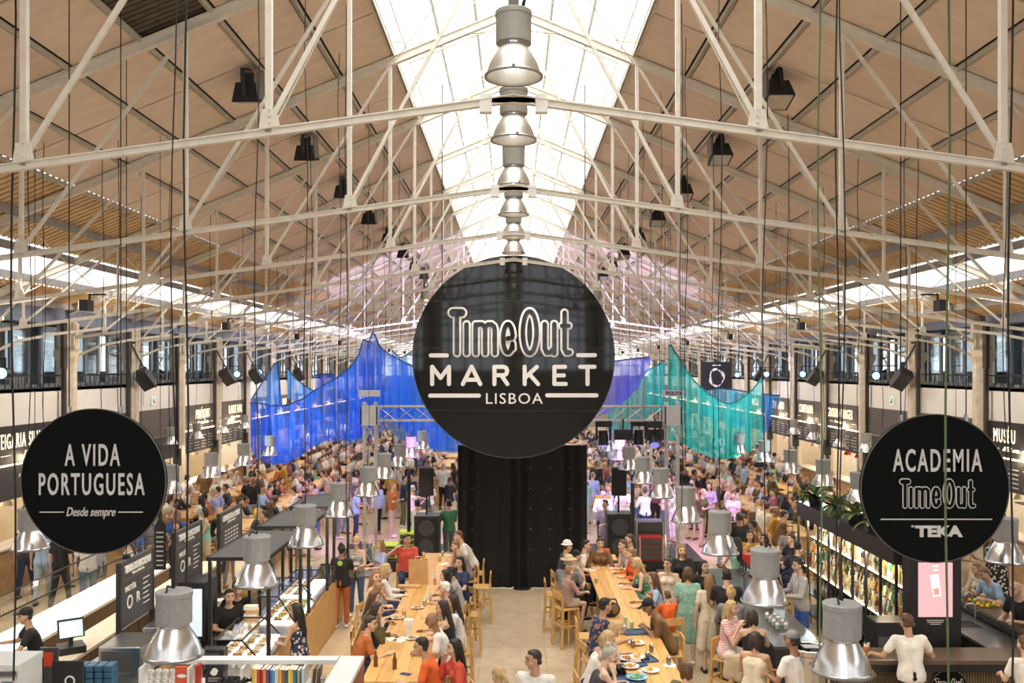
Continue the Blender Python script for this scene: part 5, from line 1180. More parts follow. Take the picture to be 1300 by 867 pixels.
# things on the shop counter
for i in range(4):
    for j in range(4):
        o = MB().b2((-.05, -.1, 0), (.05, .1, .075)).build('fish_tin', M('tin_blue', (.03, .12, .22), .4, var=.25, scale=30), None, (-5.48+i*.115, 11.55, 1.22+j*.082), None, bevel=.01); tag(o, 'blue tin in the stacked block on the shop counter, column %s, layer %s' % (('one', 'two', 'three', 'four')[i], ('one', 'two', 'three', 'four')[j]), 'tin', 'stacked blue tins')
def machine(name, lo, hi, label, mat=steelc, knob=True):
    t = empty(name, ((lo[0]+hi[0])/2, (lo[1]+hi[1])/2, lo[2])); a, b, h = (hi[0]-lo[0])/2, (hi[1]-lo[1])/2, hi[2]-lo[2]
    MB().b2((-a, -b, 0), (a, b, h)).build('housing', mat, t, bevel=.015); MB().b2((-a*.85, -b-.012, h*.15), (a*.6, -b, h*.85)).build('door', M('oven_door', (.10, .10, .10), .2), t)
    if knob: MB().tube((a, 0, h*.5), (a+.02, 0, h*.5), h*.28, 14).build('dial', dark, t); MB().tube((a+.02, 0, h*.5), (a+.03, 0, h*.5), h*.12, 12).build('dial_face', lett, t)
    return tag(t, label, 'appliance')
machine('oven', (-5.55, 12.1, 1.2), (-4.98, 12.8, 1.58), 'brushed steel oven with a round dial on the timber shop counter'); machine('oven', (-5.45, 13.3, .95), (-5.0, 13.9, 1.5), 'second steel oven behind the first, near the menu board')
machine('fridge', (-5.35, 14.4, .95), (-4.9, 15.0, 1.9), 'small glass door fridge with a cold lit interior', dark, False); MB().b2((-5.3, 14.38, 1.05), (-4.95, 14.39, 1.8)).build('lit_door', M('fridge_light', (.6, .68, .75), .4, var=.3, scale=14, emis=.7, ecol=(.75, .85, 1)), None); o = bpy.data.objects['lit_door']; tag(o, 'cold lit glass door of the small fridge with bottles', 'door')
o = bpy.data.objects['lit_door']; o.parent = [q for q in COL.objects if q.name.startswith('fridge')][0]; o.matrix_parent_inverse = Matrix.Translation(-Vector(o.parent.location)); del o['label']; del o['category']
for i in range(4): o = MB().b2((-.15, -.12, 0), (.15, .12, .055)).build('pastel_box', M('box_pink', (.52, .42, .40), .6, var=.1), None, (-5.75, 11.65, 1.2+i*.058), (0, 0, random.uniform(-.05, .05))); tag(o, 'pale pink flat box, %s from the bottom of its stack on the shop counter' % ORD[i], 'box', 'stacked pale boxes')
t = empty('cash_register', (-6.5, 13.3, 1.15), R(35)); MB().box((0, 0, .05), (.36, .36, .1)).build('drawer', dark, t); m = Matrix.Rotation(R(-20), 3, 'X'); MB().box((0, 0, .34), (.36, .03, .28), m).build('screen_case', dark, t); MB().box((0, -.02, .335), (.31, .01, .23), m).build('screen', M('till_screen', (.4, .6, .65), .3, var=.4, scale=12, emis=.9, ecol=(.5, .72, .78)), t); MB().bar((0, 0, .08), (0, .05, .3), .06).build('stand', dark, t); tag(t, 'cash register with a lit screen on the left counter', 'cash register')
flat('card_reader', -6.5, 12.85, 1.15, (.09, .2, .05), .5, paper, 'white card reader beside the cash register', 'card reader')
def round_board(px, py, Y):
    p = at(px, py, Y=Y); t = empty('hanging_tag', p); MB().add([(-.1, 0, -.45), (.1, 0, -.45), (.1, 0, .3), (.03, 0, .42), (.03, 0, .55), (-.03, 0, .55), (-.03, 0, .42), (-.1, 0, .3), (-.1, .02, -.45), (.1, .02, -.45), (.1, .02, .3), (.03, .02, .42), (.03, .02, .55), (-.03, .02, .55), (-.03, .02, .42), (-.1, .02, .3)], [tuple(range(8)), tuple(range(15, 7, -1))]+[(i, i+8, (i+1) % 8+8, (i+1) % 8) for i in range(8)]).build('board', darkm, t)
    for i in range(8): MB().b2((-.06, -.004, -.38+i*.08), (.06, .0, -.36+i*.08)).build('menu_line', M('menu_chalk', (.6, .58, .55), .7), t)
    MB().tube((0, .01, .5), (0, .01, zr(p.x)-p.z+.04), .005, 5).build('cord', cabm, t); tag(t, 'black bottle shaped hanging board between the left menu panels', 'menu board')
round_board(203, 690, 15.5)
for i in range(9):
    x = -4.25+.18*(i % 3); y = 17.95+.13*(i//3); bottle(x, y, 1.1, 'sauce bottle on the far kiosk counter, %s of nine' % ORD[i], (.12+.04*(i % 3), .10, .03), .24, 'bottles on the far kiosk counter')
for i in range(10):
    o = MB().lathe([(0, 0), (.12, .0), (.14, .02), (.12, .025), (0, .012)], 16).build('dinner_plate', paper, None, (-5.2, 16.2+.0, .95+i*.022)); tag(o, 'white dinner plate, %s from the bottom of the stack in the kiosk kitchen' % ORD[i], 'plate', 'stacked kitchen plates')
t = empty('paper_roll', (-5.15, 15.5, .95)); MB().lathe([(0, 0), (.09, 0), (.09, .3), (.025, .3), (.025, .28), (0, .28)], 18).build('roll', paper, t); tag(t, 'white paper towel roll in the kiosk kitchen', 'paper roll')
t = empty('bread_basket', (-5.2, 17.6, .95)); MB().lathe([(0, 0), (.2, 0), (.24, .12), (.22, .12), (.19, .02), (0, .02)], 16).build('basket', kraft, t)
for i in range(8): MB().ball((random.uniform(-.13, .13), random.uniform(-.13, .13), .13), (.07, .05, .045), 8, 5).build('bread_roll', foodm[0], t, smooth=True)
tag(t, 'basket of golden bread rolls behind the farthest menu board', 'basket')
for (x, y, z, e) in ((-3.95, 14, 2.5, 22), (-3.95, 16.4, 2.5, 22), (-3.95, 18.4, 2.5, 22), (-5.3, 12.4, 2.7, 16), (-7.4, 14, 2.6, 24), (-7.4, 18, 2.6, 24)):
    t = empty('kiosk_downlight', (x, y, z)); MB().lathe([(0, .06), (.05, .06), (.06, 0), (.05, 0), (.04, .05)], 12).build('can', dark, t); pt('downlight', (0, 0, -.05), e, (1, .84, .62), .05, t); MB().tube((0, 0, .05), (0, 0, (zr(x)+.03-z) if x < -5 else .09), .006, 5).build('cord', cabm, t)
    tag(t, 'small black downlight over the %s' % {(-3.95, 14): 'first kiosk counter', (-3.95, 16.4): 'second kiosk counter', (-3.95, 18.4): 'third kiosk canopy counter', (-5.3, 12.4): 'shop counter', (-7.4, 14): 'near half of the glass counter', (-7.4, 18): 'far half of the glass counter'}[(x, y)], 'lamp')
# ---- kitchen clutter on the kiosk counters
def pot(x, y, z, r, h, label, m=steelc):
    t = empty('cooking_pot', (x, y, z)); MB().lathe([(0, 0), (r, 0), (r, h), (r*.96, h), (r*.94, .01), (0, .01)], 18).build('pot_body', m, t, smooth=False)
    for s in (-1, 1): MB().path([(s*r, -.03, h*.8), (s*(r+.03), -.03, h*.8), (s*(r+.03), .03, h*.8), (s*r, .03, h*.8)], .006).build('handle', m, t)
    tag(t, label, 'pot')
pot(-5.2, 14.1+1.1, .95, .10, .16, 'small steel pot in front of the paper roll'); pot(-5.3, 16.6, .95, .14, .22, 'large steel pot behind the stack of plates'); pot(-4.6, 11.2, 1.0, .12, .14, 'steel pot on the counter at the lower left lamp', stl)
pot(-3.85, 18.5, 1.1, .11, .2, 'steel ice bucket at the far end of the kiosk counters')
machine('coffee_machine', (-5.4, 18.1, .95), (-4.95, 18.8, 1.45), 'steel coffee machine under the farthest canopy'); machine('card_till', (-4.3, 12.5, 1.1), (-4.0, 12.7, 1.42), 'black till on the near end of the first kiosk counter', dark, False)
machine('sandwich_press', (-4.85, 10.6, 1.0), (-4.45, 11.0, 1.18), 'low steel sandwich press at the bottom left', stl, False)
for i in range(7): o = MB().box((0, 0, .03), (.2, .14, .06)).build('takeaway_box', kraft if i % 2 else paper, None, (-4.18+.02*(i % 2), 14.42, 1.1+i*.062), (0, 0, .1*(i % 3))); tag(o, '%s takeaway box, %s from the bottom of the stack by the pastry case' % ('brown' if i % 2 else 'white', ORD[i]), 'box', 'takeaway boxes by the pastry case')
for i in range(8): o = MB().lathe([(0, 0), (.03, 0), (.04, .1), (.036, .1), (.028, .005), (0, .005)], 12).build('paper_cup', paper, None, (-3.95+(i % 4)*.09, 12.75+(i//4)*.1, 1.1)); tag(o, 'white paper cup by the near till, row %s, place %s' % (('one', 'two')[i//4], ('one', 'two', 'three', 'four')[i % 4]), 'cup', 'paper cups by the near till')
for i, (y, c, nm) in enumerate(((13.6, 'cap', 'black handled'), (17.0, 'x', 'steel'))):
    t = empty('hanging_cloth', (-4.4, y+.9, 2.55)); MB().add([(-.05, 0, 0), (.05, .01, 0), (.09, .02, -.5), (.03, 0, -.75), (-.07, .01, -.55), (-.05, .03, 0), (.05, .04, 0), (.09, .05, -.5), (.03, .03, -.75), (-.07, .04, -.55)], [(0, 1, 2, 3, 4), (9, 8, 7, 6, 5), (0, 5, 6, 1), (1, 6, 7, 2), (2, 7, 8, 3), (3, 8, 9, 4), (4, 9, 5, 0)]).build('cloth', fab('cream'), t); tag(t, 'cream cloth hanging from the %s canopy frame' % ('first', 'third')[i], 'cloth')
# ---- right bar
bark = M('bar_black', (.018, .018, .02), .4); bartop = M('bar_top_umber', (.13, .085, .055), .35, var=.1)
counter('bar_counter', (3.96, 13.7, 0), (4.72, 19.0, 1.1), 'dark bar counter running away right of the standing guests', bark, M('bar_top_slate', (.06, .055, .055), .3, var=.15), doors='x-')
counter('bar_counter', (7.45, 14.2, 0), (8.1, 20.0, .92), 'steel under counter with sink and tap left of the right bar top', bark, steelc, doors='x-')
counter('bar_counter', (8.15, 13.7, 0), (8.65, 20.0, 1.1), 'brown bar top at the right edge, guests leaning on it', bark, bartop)
t = empty('front_bar', (6.4, 13.35, 0)); tag(t, 'front bar counter with ribbed panelling and a round black badge', 'counter')
MB().b2((-1.65, -.22, 0), (2.4, .25, 1.04)).build('body', M('bar_front_brown', (.09, .06, .04), .6), t); MB().b2((-1.7, -.32, 1.04), (2.4, .3, 1.1)).build('worktop', bartop, t); MB().b2((-1.7, -.3, .93), (2.4, -.24, 1.04)).build('fascia', bark, t)
rb = MB()
for i in range(100): rb.b2((-1.63+i*.04, -.235, .05), (-1.61+i*.04, -.22, .93))
rb = rb.build('rib_panel', M('rib_bronze', (.16, .11, .06), .5), t); rb['kind'] = 'stuff'
for x0 in (-1.5, 1.0):
    m = MB().bar((x0, -.25, .85), (x0+.95, -.25, .85), .012).bar((x0, -.25, .2), (x0+.95, -.25, .2), .012).bar((x0, -.25, .2), (x0, -.25, .85), .012).bar((x0+.95, -.25, .2), (x0+.95, -.25, .85), .012); m.build('brass_frame', M('brass_dull', (.35, .26, .10), .4, .8), t)
q = round_sign('badge', (0, 0, 0), .26, disc2, .03); q.parent = t; q.location = (-.12, -.29, .70); 
for k_ in ('label', 'category'): 
    if k_ in q: del q[k_]
kids = [o for o in COL.objects if o.parent == q]
for o in kids: o.parent = t; o.location = Vector(o.location)+Vector((-.12, -.29, .70))
bpy.data.objects.remove(q)
qq = empty('badge_logo'); qq.parent = t; logo(qq, lett, disc2, .42/870, (0, .05), 29., 15., .003)
for o in [o for o in COL.objects if o.parent == qq]: o.parent = t; o.location = Vector(o.location)+Vector((-.12, -.295, .70))
bpy.data.objects.remove(qq)
t = empty('screen_totem', (6.46, 14.0, 0)); MB().b2((-.40, -.12, 0), (.40, .12, 3.3)).build('case', bark, t); MB().b2((-.26, -.135, 1.5), (.26, -.12, 2.33)).build('screen', M('screen_pink', (.25, .15, .15), .4, var=0, emis=.78, ecol=(1, .56, .58)), t)
pw = M('screen_white', (1, .95, .95), .4, var=0, emis=1.3, ecol=(1, .95, .95))
m = Matrix.Rotation(R(-8), 3, 'Y'); MB().box((0, -.138, 1.98), (.12, .004, .33), m).build('picture_glass', pw, t); MB().box((.01, -.141, 1.89), (.09, .004, .10), m).build('picture_drink', M('screen_red', (.9, .3, .28), .4, var=0, emis=.8, ecol=(.95, .28, .25)), t)
for z, w in ((2.27, .08), (2.21, .06)): MB().b2((-w/2, -.139, z), (w/2, -.136, z+.02)).build('caption', pw, t)
for i, w in enumerate((.26, .24, .16)): MB().b2((-w/2, -.124, 1.44-i*.03), (w/2, -.12, 1.452-i*.03)).build('small_print', lett, t)
tag(t, 'tall black totem with a glowing pink screen below the right round sign', 'screen')
# back bar with bottles
bb = empty('back_bar', (6.35, 16.6, 0)); tag(bb, 'long black back bar shelving packed with lit liquor bottles', 'shelf unit')
YB0, YB1 = -2.3, 2.6
MB().b2((.12, YB0, 0), (.22, YB1, 2.5)).build('back_panel', M('smoked_mirror', (.06, .04, .03), .25, .3), bb)
for z, d in ((.3, .3), (.72, .3), (1.18, .26), (1.32, .10), (1.46, .02), (1.74, .06)): MB().b2((-d, YB0, z-.03), (.12, YB1, z)).build('shelf_board', bark, bb)
MB().b2((-.26, YB0, 1.181), (.10, YB1, 1.187)).build('lit_strip', M('bar_glow', (1, .85, .6), .5, var=0, emis=2.4, ecol=(1, .84, .6)), bb); MB().b2((-.05, YB0, 1.741), (.10, YB1, 1.745)).build('lit_strip', M('bar_glow', (1, .85, .6), .5), bb)
MB().b2((-.35, YB0, 2.2), (.22, YB1, 2.5)).build('canopy_fascia', bark, bb)
for i in range(9): y = YB0+(YB1-YB0)*i/8; MB().b2((-.33, y-.02, 0), (-.29, y+.02, 2.3)).build('post', bark, bb)
for y in (-1.5, 0, 1.6): pt('shelf_light', (-.2, y, 2.15), 34, (1, .82, .55), .05, bb)
bcols = [('clear', (.72, .7, .64)), ('amber', (.50, .22, .05)), ('green', (.05, .2, .06)), ('golden', (.7, .5, .18)), ('pale', (.85, .8, .7)), ('dark', (.04, .03, .03))]
bms = []
for i, (nm, c) in enumerate(bcols):
    for j in range(2):
        h = (.28, .33)[j]; r = (.038, .034)[j]
        b = MB().lathe([(0, 0), (r, 0), (r, h*.6), (r*.4, h*.75), (r*.38, h*.96), (0, h*.96)], 9).mesh('glass_body', M('liquor_'+nm, c, .12, var=.1, spec=.8), True); l = MB().lathe([(r*1.03, h*.12), (r*1.03, h*.42)], 9).mesh('label_band', M('label_%d' % ((i+j) % 4), [(.8, .76, .66), (.42, .25, .15), (.1, .1, .1), (.75, .7, .58)][(i+j) % 4], .6)); k_ = MB().lathe([(0, h*.95), (r*.45, h*.95), (r*.45, h), (0, h)], 8).mesh('stopper', M('stop_%d' % (i % 2), [(.03, .03, .03), (.6, .45, .2)][i % 2], .4)); bms.append((nm, b, l, k_))
def liq(x, y, z, where, idx=0):
    nm, b, l, k_ = random.choice(bms); t = empty('liquor_bottle', (x, y, z), random.random()*6)
    link('glass_body', b, t); link('label_band', l, t); link('stopper', k_, t)
    tag(t, '%s liquor bottle, %s from the near end, %s' % (nm, nth(idx), where), 'bottle', 'liquor bottles on the back bar')
for i in range(66):
    y = 16.6+YB0+.06+i*.073
    liq(6.35-.19+random.uniform(-.02, .02), y, 1.187, 'front row, lit lower shelf', i); liq(6.35-.05, y+.03, 1.322, 'second row, lit lower shelf', i)
    liq(6.35+.05, y, 1.462, 'third row, lit lower shelf', i)
    liq(6.35+.03, y, 1.745, 'lit upper shelf of back bar', i)
for i in range(26): liq(6.35-.12, 16.6+YB0+.15+i*.17, .72, 'unlit shelf under the back bar', i)
# foliage on top
lf = [M('leaf_%d' % i, c, .45, var=.2, scale=20) for i, c in enumerate([(.10, .17, .035), (.16, .22, .06), (.30, .33, .12), (.045, .10, .03)])]
def leaf_mesh(L, W, mat):
    v = []; n = 6
    for i in range(n+1):
        t_ = i/n; w_ = W*math.sin(PI*(t_*.92+.04))**.8; z = .25*L*math.sin(t_*2.2)-.22*L*t_*t_; v += [(-w_, L*t_, z+.02), (0, L*t_, z), (w_, L*t_, z+.02)]
    mb = MB(); mb.add(v, [f for i in range(n) for f in ((i*3, i*3+1, i*3+4, i*3+3), (i*3+1, i*3+2, i*3+5, i*3+4))]); return mb.mesh('leaf', mat, True)
lms = [leaf_mesh(.42, .05, lf[0]), leaf_mesh(.5, .035, lf[1]), leaf_mesh(.36, .06, lf[2]), leaf_mesh(.34, .11, lf[3])]
for pi_, (y, n, w_) in enumerate(((18.6, 22, 'at the far end'), (17.4, 34, 'right of the green cable'), (16.4, 38, 'left of the right round sign'), (15.5, 34, 'drooping beside the right round sign'))):
    t = empty('potted_fern', (6.2, y, 2.5)); MB().lathe([(0, 0), (.12, 0), (.15, .16), (.13, .16), (.1, .05), (0, .05)], 14).build('pot', dark, t)
    for i in range(n):
        a = random.random()*6.28; lm = random.choice(lms if pi_ else lms[:1]+lms[3:]); link('leaf', lm, t, (.03*math.cos(a), .03*math.sin(a), .12+.01*(i % 5)), (R(random.uniform(-30, 45)), 0, a))
    tag(t, 'green leafy plant on top of the back bar, %s' % w_, 'plant')
for i in range(14):
    p = (7.6+.42*random.random(), 17.2+1.2*random.random(), .93); c = ('orange', 'lemon', 'lime')[i % 3]
    o = MB().ball((0, 0, .035), (.037, .04, .036), 10, 7).build(c if c != 'lime' else 'lime_fruit', M('fruit_'+c, {'orange': (.75, .28, .02), 'lemon': (.8, .6, .05), 'lime': (.15, .35, .04)}[c], .45, var=.08, scale=40, bump=.1), None, (8.22+(i % 4)*.095, 15.9+(i//4)*.14, 1.1), smooth=True); tag(o, '%s in the fruit group on the right bar top, row %s, place %s' % (c, ('one', 'two', 'three', 'four')[i//4], ('one', 'two', 'three', 'four')[i % 4]), 'fruit', 'fruit on the right bar top')
for i in range(10): tumbler(8.25+(i % 2)*.12, 16.55+(i//2)*.14, 1.1, 'water', 'upturned clear glass %s in the group behind the fruit' % ORD[i], .035, .13, 'glasses behind the fruit')
t = empty('tap', (7.95, 15.6, .92)); MB().tube((0, 0, 0), (0, 0, .3), .015).path([(0, 0, .3), (-.05, 0, .34), (-.15, 0, .33), (-.18, 0, .26)], .012).build('spout', steel, t); MB().bar((0, 0, .2), (.0, -.1, .25), .015).build('handle', steel, t); tag(t, 'curved steel tap at the sink of the right counter', 'tap')
t = empty('sink', (7.75, 15.5, .921)); m = MB()
for a, b in (((-.2, -.25), (.2, -.25)), ((.2, -.25), (.2, .25)), ((.2, .25), (-.2, .25)), ((-.2, .25), (-.2, -.25))): m.bar((*a, .005), (*b, .005), .03, .012)
m.build('rim', steel, t); MB().b2((-.19, -.24, 0), (.19, .24, .004)).build('basin', M('basin_dark', (.05, .05, .05), .3, .8), t); tag(t, 'steel sink set in the right under counter', 'sink')
bottle(8.5, 15.6, 1.1, 'brown bottle standing on the right bar top beside the blond man', (.10, .03, .01), .26); tumbler(8.4, 14.9, 1.1, 'orange', 'orange cocktail glass on the right bar top', .05, .14); bottle(7.6, 16.2, .92, 'white squeeze bottle with a blue cap at the sink', (.7, .68, .62), .2, None, (.05, .2, .6))
tumbler(5.2, 13.35, 1.1, 'orange', 'tall cocktail glass with an orange stick on the front bar beside the man in white', .05, .16)
for i in range(8): tumbler(4.25+(i % 2)*.14, 14.6+(i//2)*.2, 1.1, 'water', 'clear tumbler on the dark bar counter, %s of eight' % ORD[i], .04, .12, 'tumblers on the dark bar counter')
for i in range(6): bottle(4.5, 15.8+i*.14, 1.1, 'mixer bottle on the dark bar counter, %s from the near end' % ORD[i], (.08+.06*(i % 3), .06, .03), .26, 'mixers on the dark bar counter')
t = empty('beer_tap', (4.4, 17.2, 1.1)); MB().tube((0, 0, 0), (0, 0, .42), .04, 12).bar((-.0, -.25, .38), (0, .25, .38), .07, .07).build('column', steel, t)
for y in (-.18, 0, .18): MB().bar((-.03, y, .38), (-.12, y, .30), .02).bar((-.03, y, .4), (-.05, y, .58), .03).build('tap_handle', dark, t)
tag(t, 'steel beer tap tower on the dark bar counter', 'beer tap')
t = empty('steel_bin', (3.95, 12.1, 0)); MB().lathe([(0, 0), (.23, 0), (.23, 1.5), (.25, 1.52), (.25, 1.58), (.21, 1.58), (.21, 1.3), (0, 1.3)], 32).build('drum', M('polished_drum', (.5, .48, .45), .12, 1, var=.1), t, smooth=False); MB().b2((-.1, -.1, 1.585), (.12, .06, 1.6)).build('lid_flap', steelc, t); tag(t, 'shiny steel drum standing below the nearest right lamp', 'bin')
machine('ice_machine', (5.5, 13.75, .0), (6.0, 14.15, 1.45), 'small black glass door fridge left of the pink screen', bark, False)
machine('notice_box', (4.9, 19.2, 0), (5.4, 19.5, 1.35), 'red poster box behind the bartender', M('poster_red', (.5, .03, .03), .5), False)
# ================================================================ WHO IS THERE
def fg(px, py, face, label, sit=True, top=('tee', 'white'), bot=('trousers', 'navy'), hair=('short', 'dark'), sk=0, arms='table', lean=12., yaw=0, pitch=0, h=1.72, fem=False, stl=True, seat=.75, x=None, **kw):
    k = h/1.72; hz = (seat+.085 if sit else .92*k)+.59*k*math.cos(R(lean))+.115*k
    p = at(px, py, hz); off = .60*k*math.sin(R(lean))+.025
    a = R(face); bx, by = p.x-off*math.cos(a), p.y-off*math.sin(a)
    if x is not None: bx = x
    sc = p.y
    global LAST
    LAST = person(label, (bx, by, 0), a-PI/2, 'sit' if sit else 'stand', top, bot, hair, sk, arms, lean, yaw, pitch, h, fem, .011 if sc < 17.5 else .015, sc < 21, seat, cat='person', **kw)
    if sit and stl: stool(bx, by, a-PI/2, 'oak bar stool under the %s' % ' '.join(label.split(',')[0].split()[:9]), 'stools at the two long tables')
W_, G_ = True, False
# left table, left side
fg(470, 791, 20, 'woman with cropped dark hair in rust T-shirt, chin on hand, near end of left table', top=('tee', 'rust'), hair=('short', 'dark'), arms='chinl', fem=W_, yaw=-30, lean=20)
fg(478, 774, 5, 'dark haired woman in olive top behind the rust T-shirt, left table', top=('shirt', 'olive'), hair=('long', 'dark'), arms='eat', fem=W_, lean=15)
fg(475, 759, 5, 'brown haired woman in dark green top, fourth seat on the left side of left table', top=('shirt', 'khaki'), hair=('long', 'brown'), arms='eat', fem=W_, lean=15)
fg(481, 748, 8, 'woman with light brown hair in beige top leaning over the left table', top=('tee', 'beige'), hair=('long', 'light'), arms='table', fem=W_, lean=22)
fg(478, 732, -20, 'woman with fringe and sunglasses on her brown hair, left table', top=('tank', 'cream'), hair=('long', 'light'), arms='table', fem=W_, lean=10, yaw=-35)
fg(490, 723, 15, 'woman with long platinum blonde hair in white blouse, left table', top=('shirt', 'white'), hair=('long', 'blonde'), arms='table', fem=W_, lean=8)
fg(520, 685, -75, 'man in coral red polo sitting sideways at the far left corner of left table', top=('polo', 'coral'), bot=('trousers', 'navy'), hair=('short', 'black'), sk=1, arms=((-.16, .30, .05), (.22, .12, .55)), lean=3, yaw=25, h=1.82, x=-2.35)
# left table, right side
fg(583, 680, 200, 'man in white T-shirt leaning over the far right end of left table', sit=False, top=('tee', 'white'), hair=('short', 'brown'), arms='table', lean=28, h=1.78)
fg(579, 693, 195, 'man in taupe T-shirt bowed over his plate, right side of left table', top=('tee', 'taupe'), hair=('short', 'light'), arms='eat', lean=25)
fg(583, 714, 225, 'young woman with long dark hair in navy top facing the camera, left table', top=('tee', 'navy'), hair=('long', 'black'), arms='table', fem=W_, lean=5, yaw=20)
fg(573, 727, 180, 'dark haired person in pale blue shirt, third on the right side of left table', top=('shirt', 'lightgrey'), hair=('short', 'black'), arms='table', lean=14)
fg(566, 731, 175, 'woman with dark hair in black spotted dress, hand at her mouth, left table', top=('dress', 'black:white:dots'), hair=('bob', 'black'), arms='chin', fem=W_, lean=14)
fg(565, 747, 180, 'white haired woman in black and white patterned shirt, left table', top=('shirt', 'grey:black:dots'), hair=('short', 'white'), arms='chin', fem=W_, lean=12)
fg(575, 764, 180, 'long haired brunette in white top with her back to the aisle, left table', top=('tee', 'white'), hair=('long', 'dark'), arms='table', fem=W_, lean=10)
fg(562, 772, 180, 'long haired brunette in black top next to the bald man, left table', top=('tank', 'black'), hair=('long', 'dark'), arms='reach', fem=W_, lean=12)
fg(550, 787, 185, 'bald man with glasses in white T-shirt, chin on hand, left table', top=('tee', 'white'), hair=('bald', 'dark'), sk=3, arms='chin', lean=22, yaw=10, h=1.8)
fg(536, 820, 178, 'dark haired man in orange T-shirt, hands at his mouth, near end of left table', top=('tee', 'orange'), hair=('short', 'black'), sk=1, arms='chin', lean=20, h=1.78)
fg(577, 822, 195, 'woman with long black hair in coral cardigan holding a drink, near end of left table', top=('shirt', 'coral'), hair=('long', 'black'), arms='drink', fem=W_, lean=6)
fg(633, 858, 130, 'blonde head with a hair tie at the bottom of the aisle', sit=False, top=('tank', 'beige'), hair=('pony', 'blonde'), arms='side', fem=W_, lean=0, h=1.66)
fg(679, 838, 250, 'man with short dark hair in white T-shirt walking up the aisle', sit=False, top=('tee', 'white'), hair=('short', 'dark'), sk=1, arms='side', lean=0, yaw=-50, h=1.8)
# right table, left side
fg(722, 713, 60, 'person in straw hat and dark grey T-shirt at the far left of right table', top=('tee', 'grey'), bot=('trousers', 'black'), hair=('short', 'grey'), hat=('straw', 'straw'), arms='table', lean=12)
fg(723, 726, 25, 'child with light brown hair in striped burgundy shirt on a stool, right table', top=('shirt', 'burgundy:beige:stripe'), bot=('shorts', 'beige'), hair=('short', 'light'), h=1.40, arms='table', lean=5)
fg(731, 706, 20, 'man in black cap and beige shirt reaching over the right table', top=('tee', 'beige'), bot=('trousers', 'black'), hair=('short', 'dark'), hat=('cap', 'black'), sk=1, arms='eat', lean=15)
fg(720, 694, 10, 'person in white bucket hat at the far left of right table', top=('tee', 'charcoal'), hair=('short', 'dark'), hat=('bucket', 'white'), arms='table', lean=10)
fg(744, 692, -10, 'dark haired man in white T-shirt at the far left corner of right table', top=('tee', 'white'), hair=('short', 'black'), arms='hold', lean=16, yaw=-10)
fg(762, 690, -90, 'woman in dark brown top sitting at the far end of right table, facing the camera', top=('shirt', 'brown'), hair=('bun', 'dark'), arms='table', fem=W_, lean=10)
fg(768, 769, 15, 'bearded man in navy floral shirt with his back to the aisle, right table', top=('tee', 'navy:rust:floral'), bot=('trousers', 'black'), hair=('short', 'black'), sk=1, arms='table', lean=14, h=1.86)
fg(779, 797, 8, 'blonde woman looking down next to the floral shirt, right table', top=('tee', 'lightgrey'), hair=('bob', 'blonde'), arms='table', fem=W_, lean=16, pitch=15)
fg(768, 810, 6, 'blonde woman with sunglasses on her head in white vest, right table', top=('tank', 'white'), hair=('bob', 'blonde'), arms='eat', fem=W_, lean=20, pitch=15)
fg(771, 831, 6, 'grey blonde woman with a bun in charcoal vest, nearest on the left of right table', top=('tank', 'charcoal'), hair=('bun', 'grey'), sk=2, arms='eat', fem=W_, lean=20, pitch=10)
# right table, right side
fg(791, 692, 195, 'man in grey shirt at the far right end of right table, chin on hand', top=('tee', 'lightgrey'), hair=('short', 'brown'), sk=2, arms='chin', lean=14)
fg(799, 685, 195, 'dark haired man in camouflage green shirt behind the grey shirt, right table', top=('tee', 'khaki'), hair=('short', 'dark'), arms='table', lean=8, h=1.82)
fg(800, 703, 190, 'woman in orange top with sunglasses on her hair, right table', top=('shirt', 'orange'), hair=('short', 'light'), arms='table', fem=W_, lean=22)
fg(808, 715, 185, 'woman with long blonde hair in green floral dress, right table', top=('sundress', 'green:mint:floral'), hair=('long', 'blonde'), arms='table', fem=W_, lean=20)
fg(829, 735, 175, 'woman with brown hair in light blue top sitting at the right table', top=('tee', 'sky'), hair=('long', 'brown'), arms='table', fem=W_, lean=10, yaw=0)
fg(824, 757, 190, 'small child with light hair by the cap wearer, right table', top=('tee', 'beige'), hair=('short', 'light'), h=1.2, arms='table', lean=14)
fg(847, 756, 110, 'child in orange T-shirt seen from behind, right table', top=('tee', 'orange'), hair=('short', 'brown'), h=1.3, arms='table', lean=5)
fg(828, 768, 180, 'man in black cap and brown T-shirt looking at his phone, right table', top=('tee', 'brown'), bot=('trousers', 'black'), hair=('short', 'black'), hat=('cap', 'black'), sk=3, arms='phone', lean=26, pitch=20, h=1.8)
# standing right of the right table
fg(848, 716, 250, 'woman in white vest with dark ponytail standing behind the light blue top', sit=False, top=('tank', 'cream'), bot=('trousers', 'denim'), hair=('bun', 'dark'), arms='hold', fem=W_, lean=0, h=1.68, yaw=-15)
fg(866, 699, 265, 'woman in black jacket over white T-shirt standing, long fair hair', sit=False, top=('jacket', 'black'), bot=('trousers', 'denim'), hair=('long', 'light'), arms='hold', fem=W_, lean=0, h=1.74)
fg(873, 728, 80, 'woman in mint green dotted dress standing with her back to us', sit=False, top=('dress', 'mint:white:dots'), hair=('bob', 'brown'), sk=2, arms='side', fem=W_, lean=0, h=1.72, shoe='white')
fg(894, 719, 290, 'woman in black top and dark jeans standing left of the white dress', sit=False, top=('tee', 'black'), bot=('trousers', 'navy'), hair=('long', 'black'), arms='hip', fem=W_, lean=0, h=1.68)
fg(900, 737, 95, 'woman with long light brown hair in white dress standing', sit=False, top=('dress', 'cream'), hair=('long', 'light'), arms='side', fem=W_, lean=0, h=1.68)
